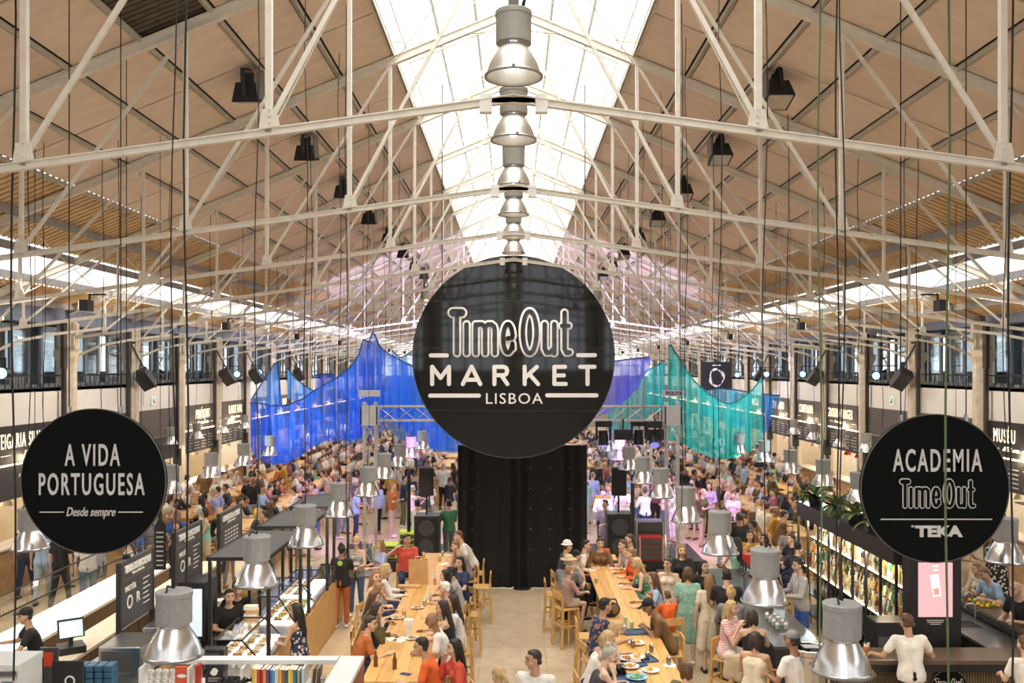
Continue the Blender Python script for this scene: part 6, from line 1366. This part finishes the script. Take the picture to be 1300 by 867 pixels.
fg(923, 731, 75, 'man in black T-shirt and olive trousers seen from behind', sit=False, top=('tee', 'black'), bot=('trousers', 'khaki'), hair=('short', 'black'), arms='hold', lean=2, h=1.84)
fg(928, 754, 80, 'blonde woman with messy hair in grey shirt behind the pink stripes', sit=False, top=('shirt', 'grey'), bot=('trousers', 'black'), hair=('bun', 'blonde'), arms='hold', fem=W_, lean=5, h=1.66)
fg(929, 772, 320, 'woman with long blonde hair in pink striped T-shirt and white skirt', top=('tee', 'white:pink:stripe'), bot=('skirt', 'white'), hair=('long', 'blonde'), arms='eat', fem=W_, lean=6)
fg(955, 783, 90, 'woman with dark bob in black sleeveless top on a stool with a coat over it', top=('tank', 'black'), bot=('shorts', 'lightdenim'), hair=('bob', 'dark'), arms='table', fem=W_, lean=6)
fg(1006, 813, 130, 'man in grey flat cap and white T-shirt near the steel drum', sit=False, top=('tee', 'white'), hair=('short', 'black'), hat=('cap', 'grey'), sk=3, arms='hold', lean=4, h=1.80)
fg(992, 812, 60, 'woman with dark bob in pale yellow dress beside the grey cap', sit=False, top=('sundress', 'cream'), hair=('bob', 'dark'), sk=1, arms='hold', fem=W_, lean=4, h=1.66, x=3.3)
fg(872, 850, 60, 'person with brown hair carrying a dark backpack at the bottom', sit=False, top=('tee', 'khaki'), hair=('bob', 'brown'), arms='hold', fem=W_, lean=10, h=1.55)
fg(993, 718, 185, 'bartender in pale grey shirt behind the dark bar counter', sit=False, top=('shirt', 'lightgrey'), bot=('trousers', 'blue'), hair=('short', 'black'), arms='hold', lean=4, h=1.82, x=5.25)
fg(952, 680, 255, 'woman with long black hair in mustard blouse behind the bar lamps', top=('shirt', 'mustard'), hair=('long', 'black'), arms='eat', fem=W_, lean=5)
fg(970, 684, 235, 'woman with dark hair in white blouse right of the mustard blouse', top=('shirt', 'white'), hair=('long', 'black'), arms='table', fem=W_, lean=8)
fg(936, 689, 100, 'woman with black hair in mint vest, back to us, left of the mustard blouse', top=('tank', 'mint'), hair=('long', 'black'), arms='table', fem=W_, lean=5)
fg(1004, 684, 200, 'woman in black T-shirt laughing at the far end of the bar', top=('tee', 'black'), hair=('bun', 'dark'), arms='table', fem=W_, lean=8)
fg(1012, 694, 90, 'man in charcoal T-shirt with his back to us at the far end of the bar', top=('tee', 'charcoal'), hair=('short', 'black'), arms='table', lean=8)
fg(1003, 672, 250, 'man with short fair hair in grey shirt at the far end of the bar', top=('tee', 'grey'), hair=('short', 'light'), arms='table', lean=5)
fg(1003, 629, 255, 'waitress in black dress carrying a tray on the right', sit=False, top=('dress', 'black'), hair=('long', 'brown'), arms='tray', fem=W_, lean=0, h=1.7)
tray(LAST.location.x-.12, LAST.location.y-.42, 1.17, .1, 'tray held by the waitress in the black dress', (.35, .38, .4))
fg(900, 617, 250, 'woman in lilac shirt with a scarf standing in violet light', sit=False, top=('shirt', 'lilac'), bot=('trousers', 'black'), hair=('long', 'dark'), arms='hold', fem=W_, lean=0, h=1.7)
fg(931, 629, 240, 'young woman in white T-shirt and black shorts standing on the right', sit=False, top=('tee', 'white'), bot=('shorts', 'black'), hair=('bun', 'dark'), arms='hold', fem=W_, lean=0, h=1.62)
fg(1152, 790, 90, 'man in white T-shirt leaning on the front bar with his back to us', sit=False, top=('tee', 'white'), bot=('trousers', 'black'), hair=('short', 'brown'), sk=1, arms=((-.38, .34, .20), (.38, .34, .20)), lean=10, h=1.80, yaw=12)
fg(1252, 727, 190, 'young blond man in pale blue T-shirt leaning on the right bar top', sit=False, top=('tee', 'sky'), hair=('short', 'light'), arms='table', lean=26, h=1.78, pitch=15)
fg(1240, 722, 190, 'person in cream blouse with long hair beside the blond man', sit=False, top=('shirt', 'cream'), hair=('long', 'light'), arms='table', fem=W_, lean=18, h=1.68)
fg(1291, 748, 200, 'man with shaved head in black T-shirt at the right edge holding a cocktail', sit=False, top=('tee', 'black'), hair=('bald', 'dark'), arms='hold', lean=18, h=1.8)
fg(1266, 684, 240, 'woman in black and white floral top standing behind the right bar', sit=False, top=('dress', 'black:white:floral'), hair=('long', 'brown'), arms='side', fem=W_, lean=0)
fg(1300, 818, 100, 'person in white T-shirt cut off by the right edge', sit=False, top=('tee', 'white'), hair=('short', 'brown'), arms='hold', lean=4, h=1.7)
# waiters and guests on the left
fg(434, 698, 85, 'waitress in black T-shirt and rust orange trousers seen from behind', sit=False, top=('tee', 'black'), bot=('trousers', 'rust'), hair=('bun', 'black'), sk=3, arms='hold', fem=W_, lean=0, h=1.68, shoe='white')
MB().ball((0, -.118, 1.34), (.055, .012, .055), 14, 8).build('shirt_emblem', M('emblem_lime', (.35, .65, .05), .6), LAST); lx, ly = LAST.location.x, LAST.location.y
tray(lx+.05, ly+.62, 1.16, .2, 'tray with drinks between the waitress in rust trousers and the blonde', (.5, .5, .5)); tumbler(lx+.1, ly+.6, 1.17, 'wine', 'red drink on the tray beside the waitress in rust trousers', .04, .12)
fg(452, 688, 262, 'blonde woman in patterned vest and jeans taking drinks from the waitress', sit=False, top=('tank', 'lightgrey:khaki:floral'), bot=('trousers', 'denim'), hair=('bun', 'blonde'), arms='hold', fem=W_, lean=0, h=1.68, shoe='white')
fg(482, 691, 210, 'woman with long light brown hair in lavender T-shirt by the left tower', sit=False, top=('tee', 'lavender'), hair=('long', 'light'), arms='hold', fem=W_, lean=4, h=1.64)
fg(373, 775, 165, 'woman with long dark hair in navy floral top at the left kiosk counter', sit=False, top=('tank', 'navy:cream:floral'), bot=('skirt', 'black'), hair=('long', 'black'), sk=1, arms='hold', fem=W_, lean=4, h=1.68, x=-3.28)
fg(285, 757, 300, 'cook in black T-shirt working behind the nearest left lamps', sit=False, top=('tee', 'black'), bot=('trousers', 'black'), hair=('short', 'black'), arms='hold', lean=8, x=-4.65)
fg(318, 748, 290, 'cook in black T-shirt and glove behind the pastry case', sit=False, top=('tee', 'black'), bot=('trousers', 'black'), hair=('short', 'dark'), hat=('cap', 'black'), arms='reach', lean=8, x=-4.65)
fg(46, 782, 215, 'shop assistant in black cap and black T-shirt at the lower left counter', sit=False, top=('tee', 'black'), bot=('trousers', 'black'), hair=('short', 'black'), hat=('cap', 'black'), sk=1, arms='reach', lean=14, h=1.74, x=-7.1)
fg(238, 607, 60, 'waiter with suspenders over a white shirt at the far left stall', sit=False, top=('shirt', 'white'), bot=('trousers', 'black'), hair=('short', 'black'), arms='hold', lean=0, h=1.76)
for i, (x, y, f, top_, bot_, hr, fm) in enumerate(((-11.3, 21.0, 95, 'charcoal', 'navy', 'dark', 0), (-10.6, 20.4, 100, 'sky', 'lightdenim', 'brown', 1), (-10.0, 20.0, 80, 'black', 'black', 'black', 0), (-9.3, 19.8, 110, 'white', 'denim', 'brown', 0), (-8.8, 21.0, 75, 'blue', 'brown', 'dark', 0), (-8.4, 22.6, 100, 'blue', 'navy', 'light', 1))):
    person('walker in %s top and %s trousers half hidden by the left round sign' % (top_, bot_), (x, y, 0), R(f-90), 'stand', ('tee', top_), ('trousers', bot_), ('long' if fm else 'short', hr), i % 3, 'side', 0, 0, 0, 1.74, bool(fm), .015, False, foot=.18)
# stage crew silhouettes
fg(576, 640, 120, 'technician in dark green shirt lit lime yellow beside the drape', sit=False, top=('shirt', 'green'), bot=('trousers', 'grey'), hair=('short', 'black'), arms='hold', lean=0, x=-1.75)
fg(530, 640, 100, 'technician in white polo at the left stage desk', sit=False, top=('polo', 'white'), bot=('trousers', 'black'), hat=('cap', 'navy'), arms='hold', lean=0)
fg(766, 626, 255, 'bearded man in white shirt standing right of the drape', sit=False, top=('shirt', 'white'), bot=('trousers', 'black'), hair=('short', 'black'), arms='hold', lean=0, h=1.8)
fg(768, 640, 235, 'man in pale lilac shirt and shorts standing right of the drape', sit=False, top=('shirt', 'lilac'), bot=('shorts', 'lilac'), hair=('short', 'black'), arms='hold', lean=0, h=1.76)
# ---- coat, bags on people stay with the stool: a coat thrown over the stool back
t = Blob(); p = at(944, 800, .9); t.cap((-.12, 0, .0), (.12, 0, .0), .05); t.cap((-.1, -.03, -.05), (-.12, -.05, -.24), .06, .07, (1.2, .4)); t.cap((.02, -.03, -.05), (.03, -.05, -.28), .08, .07, (1.2, .4)); t.cap((.1, -.03, -.05), (.11, -.05, -.20), .06, .06, (1.2, .4))
o = t.obj('coat', fab('beige'), None, .014, 1); o.location = (3.28, 13.42, 1.02); tag(o, 'beige coat thrown over the back of the stool of the woman in black', 'coat')
# ---- crowd prototypes
PR = []
AR = ['side', 'hold', 'drink', 'phone', 'holdr']
for i in range(5): PR.append(('stand', 0, person('', (0, -30-i, 0), 0, 'stand', ('tee' if i % 2 else 'shirt', 'white'), ('trousers', 'navy'), ('short', 'dark'), 0, AR[i], 2, 15*(i-2), 0, 1.76, False, .026, False, proto=True)))
for i in range(5): PR.append(('stand', 1, person('', (2, -30-i, 0), 0, 'stand', (('tee', 'tank', 'shirt')[i % 3], 'white'), (('trousers', 'skirt', 'shorts')[i % 3], 'navy'), (('long', 'bob', 'bun', 'pony')[i % 4], 'dark'), 0, AR[i], 2, 15*(i-2), 0, 1.66, True, .026, False, proto=True)))
AR = ['table', 'eat', 'chin', 'phone', 'drink']
for i in range(5): PR.append(('sit', 0, person('', (4, -30-i, 0), 0, 'sit', ('tee' if i % 2 else 'shirt', 'white'), ('trousers', 'navy'), ('short', 'dark'), 0, AR[i], 8+4*(i % 3), 20*(i-2), 0, 1.76, False, .026, False, proto=True)))
for i in range(5): PR.append(('sit', 1, person('', (6, -30-i, 0), 0, 'sit', (('tee', 'tank', 'shirt')[i % 3], 'white'), ('trousers', 'navy'), (('long', 'bob', 'bun', 'pony')[i % 4], 'dark'), 0, AR[i], 8+4*(i % 3), 20*(i-2), 0, 1.66, True, .026, False, proto=True)))
run_jobs()
KP = []
for kind, fem, t in PR:
    ks = [o for o in COL.objects if o.parent == t]; shoes = [o for o in ks if o.name.startswith('shoe')]
    KP.append((kind, fem, [(o.name.split('.')[0], o.data) for o in ks]))
    for o in ks: bpy.data.objects.remove(o)
    bpy.data.objects.remove(t)
TOPS = ['black', 'black', 'charcoal', 'navy', 'brown', 'white', 'white', 'black', 'grey', 'navy', 'cream', 'sky', 'white', 'cream', 'beige', 'white', 'lightgrey', 'mustard', 'olive', 'mint', 'charcoal', 'burgundy', 'lavender', 'black', 'rust']
BOTS = ['navy', 'black', 'denim', 'beige', 'khaki', 'lightdenim', 'grey', 'white']
HRS = ['black', 'black', 'dark', 'dark', 'brown', 'brown', 'light', 'blonde', 'grey']
seen = {}; SN = set()
def extra(kind, x, y, rz, zone, what=''):
    c = [k for k in KP if k[0] == kind]; kd, fem, parts = random.choice(c)
    for _ in range(30):
        tp, bt, hr = random.choice(TOPS), random.choice(BOTS), random.choice(HRS)
        lb = '%s-haired %s, %s top, %s bottoms, %s %s' % (hr if hr != 'light' else 'fair', 'woman' if fem else 'man', tp.replace('lightgrey', 'pale grey'), bt.replace('lightdenim', 'pale denim'), 'seated' if kind == 'sit' else 'standing', zone)
        if ''.join(c_ for c_ in lb if not c_.isdigit()) not in SN: break
    seen[lb] = 1; SN.add(''.join(c_ for c_ in lb if not c_.isdigit()))
    t = empty('person', (x, y, 0), rz); t.scale = (1, 1, 1) if True else None
    s = random.uniform(.94, 1.05) if kind == 'stand' else 1; t.scale = (s, s, s)
    mm = {'body': skin(random.choice((0, 1, 0, 2, 4, 4, 1, 3))), 'hair': hairm(hr), 'shoe': fab(random.choice(('black', 'white', 'brown')))}
    for nm, me in parts:
        o = link(nm, me, t); sl = o.material_slots[0]; sl.link = 'OBJECT'
        sl.material = mm.get(nm) or (fab(bt) if nm in ('trousers', 'skirt', 'shorts') else fab(tp))
    tag(t, lb, 'person', 'the crowd behind the two long tables')
# tables in the crowd
rowsX = [(-9.6, 21.5), (-7.3, 23.5), (-5.0, 33), (-2.9, 35), (9.6, 22), (7.4, 23.0), (5.2, 33), (3.1, 35)]
stuffT = MB(); far_p = []
tn = 0
def zone_(x, y): return '%s table of %s %s row' % (ORD[int((y-dict(rowsX)[x])/4.4+.1)], ('outer', 'second', 'third', 'inner')[0 if abs(x) > 8.5 else 1 if abs(x) > 6.2 else 2 if abs(x) > 4 else 3], 'left' if x < 0 else 'right')
for X, ys in rowsX:
    y = ys
    while y < 62:
        L = 3.0
        if y < 39:
            table(X-.4, X+.4, y, y+L, 'oak high table in the crowd, %s' % zone_(X, y), group='high tables in the crowd', planks=False); tn += 1
        else:
            stuffT.b2((X-.4, y, 1.0), (X+.4, y+L, 1.05)).b2((X-.3, y+.1, 0), (X+.3, y+.2, 1.0)).b2((X-.3, y+L-.2, 0), (X+.3, y+L-.1, 1.0))
        for s in (-1, 1):
            for j in range(5):
                yy = y+.35+j*.58; xx = X+s*.62; rz = R(90 if s > 0 else -90)+random.uniform(-.25, .25)
                if random.random() > .86: continue
                if yy < 36 and sum(1 for _ in seen) < 225:
                    extra('sit', xx, yy, rz, zone_(X, y)); stool(xx, yy, rz, 'oak bar stool %s, %s side, %s from near end' % (zone_(X, y), 'right' if s > 0 else 'left', ORD[j]), 'stools in the crowd', far=yy > 27)
                else: far_p.append((xx, yy, rz, True))
        y += 4.4
tag(stuffT.build('far_table', wood), 'rows of oak high tables at the far end of the hall', 'table', kind='stuff')
# standing people
random.seed(21)
occ = [(o.location.x, o.location.y) for o in COL.objects if o.name.startswith(('person', 'truss_tower'))]
def free(x, y, d=.55):
    if any((x-a)**2+(y-b)**2 < d*d for a, b in occ): return False
    for X, ys in rowsX:
        if abs(x-X) < 1.0 and y > ys-.4: return False
    if -4.9 < x < -1.2 and 21 < y < 26.4 or 1.5 < x < 5.2 and 21 < y < 26.4: return False
    if -1.9 < x < 2.2 and y < 33: return False
    return True
n = 0
for _ in range(6000):
    s = random.choice((-1, 1)); x = s*random.uniform(2.0, 11.0); y = random.uniform(19.8, 36)
    if s > 0 and y < 20.5 and x < 9: continue
    if s < 0 and y < 21 and x > -8: continue
    if abs(x) < 5.5 and y < 27: continue
    if not free(x, y, .62): continue
    occ.append((x, y)); extra('stand', x, y, random.uniform(0, 6.28), 'in %s %s, %s m away' % ('left' if x < 0 else 'right', 'stall aisle' if abs(x) > 10.2 else 'crowd', int(y))); n += 1
    if n >= 88: break
for _ in range(9000):
    x = random.uniform(-11.3, 11.6); y = random.uniform(36, 68)
    if abs(x) < 1.2 or not free(x, y, .5): continue
    occ.append((x, y)); far_p.append((x, y, random.uniform(0, 6.28), False))
    if len(far_p) > 560: break
# the far crowd: too many and too small to pick apart
fm_ = bpy.data.meshes.new('far_crowd'); V = []; Fc = []; MI = []; mats_ = [skin(0), skin(2), skin(3)]+[hairm(h_) for h_ in ('black', 'dark', 'brown', 'blonde')]+[fab(c) for c in ('white', 'black', 'navy', 'beige', 'lightgrey', 'cream', 'grey', 'cream', 'burgundy', 'denim')]
sphere = MB().ball((0, 0, 0), 1, 8, 5); sv = np.array(sphere.v); nb = 0
for (x, y, rz, sit) in far_p:
    c, s = math.cos(rz), math.sin(rz); z0 = .84 if sit else .92; si = random.randrange(3); hi = 3+random.randrange(4); ti = 7+random.randrange(9); bi = 7+random.choice((1, 2, 9, 6))
    L = [((0, .02, z0+.70), (.085, .10, .12), si), ((0, -.02, z0+.745), (.092, .10, .10), hi), ((0, .0, z0+.36), (.20, .13, .27), ti), ((0, 0, z0+.06), (.18, .14, .17), bi), ((-.20, .12, z0+.28), (.05, .17, .09), si), ((.20, .12, z0+.28), (.05, .17, .09), si)]
    if sit: L += [((0, .22, z0-.05), (.17, .26, .09), bi), ((0, .38, z0-.35), (.14, .07, .3), bi)]
    else: L += [((-.09, 0, z0-.45), (.085, .09, .47), bi), ((.09, 0, z0-.45), (.085, .09, .47), bi)]
    for cc, rr, mi in L:
        v = sv*np.array(rr)+np.array(cc); X_ = v[:, 0]*c-v[:, 1]*s+x; Y_ = v[:, 0]*s+v[:, 1]*c+y
        V += list(zip(X_.tolist(), Y_.tolist(), v[:, 2].tolist())); Fc += [tuple(i+nb for i in f) for f in sphere.f]; MI += [mi]*len(sphere.f); nb += len(sv)
fm_.from_pydata(V, [], Fc)
for m in mats_: fm_.materials.append(m)
fm_.polygons.foreach_set('material_index', MI); fm_.polygons.foreach_set('use_smooth', [True]*len(Fc)); fm_.update()
tag(link('far_crowd', fm_), 'dense crowd of tiny diners at the far end of the hall', 'crowd', kind='stuff')
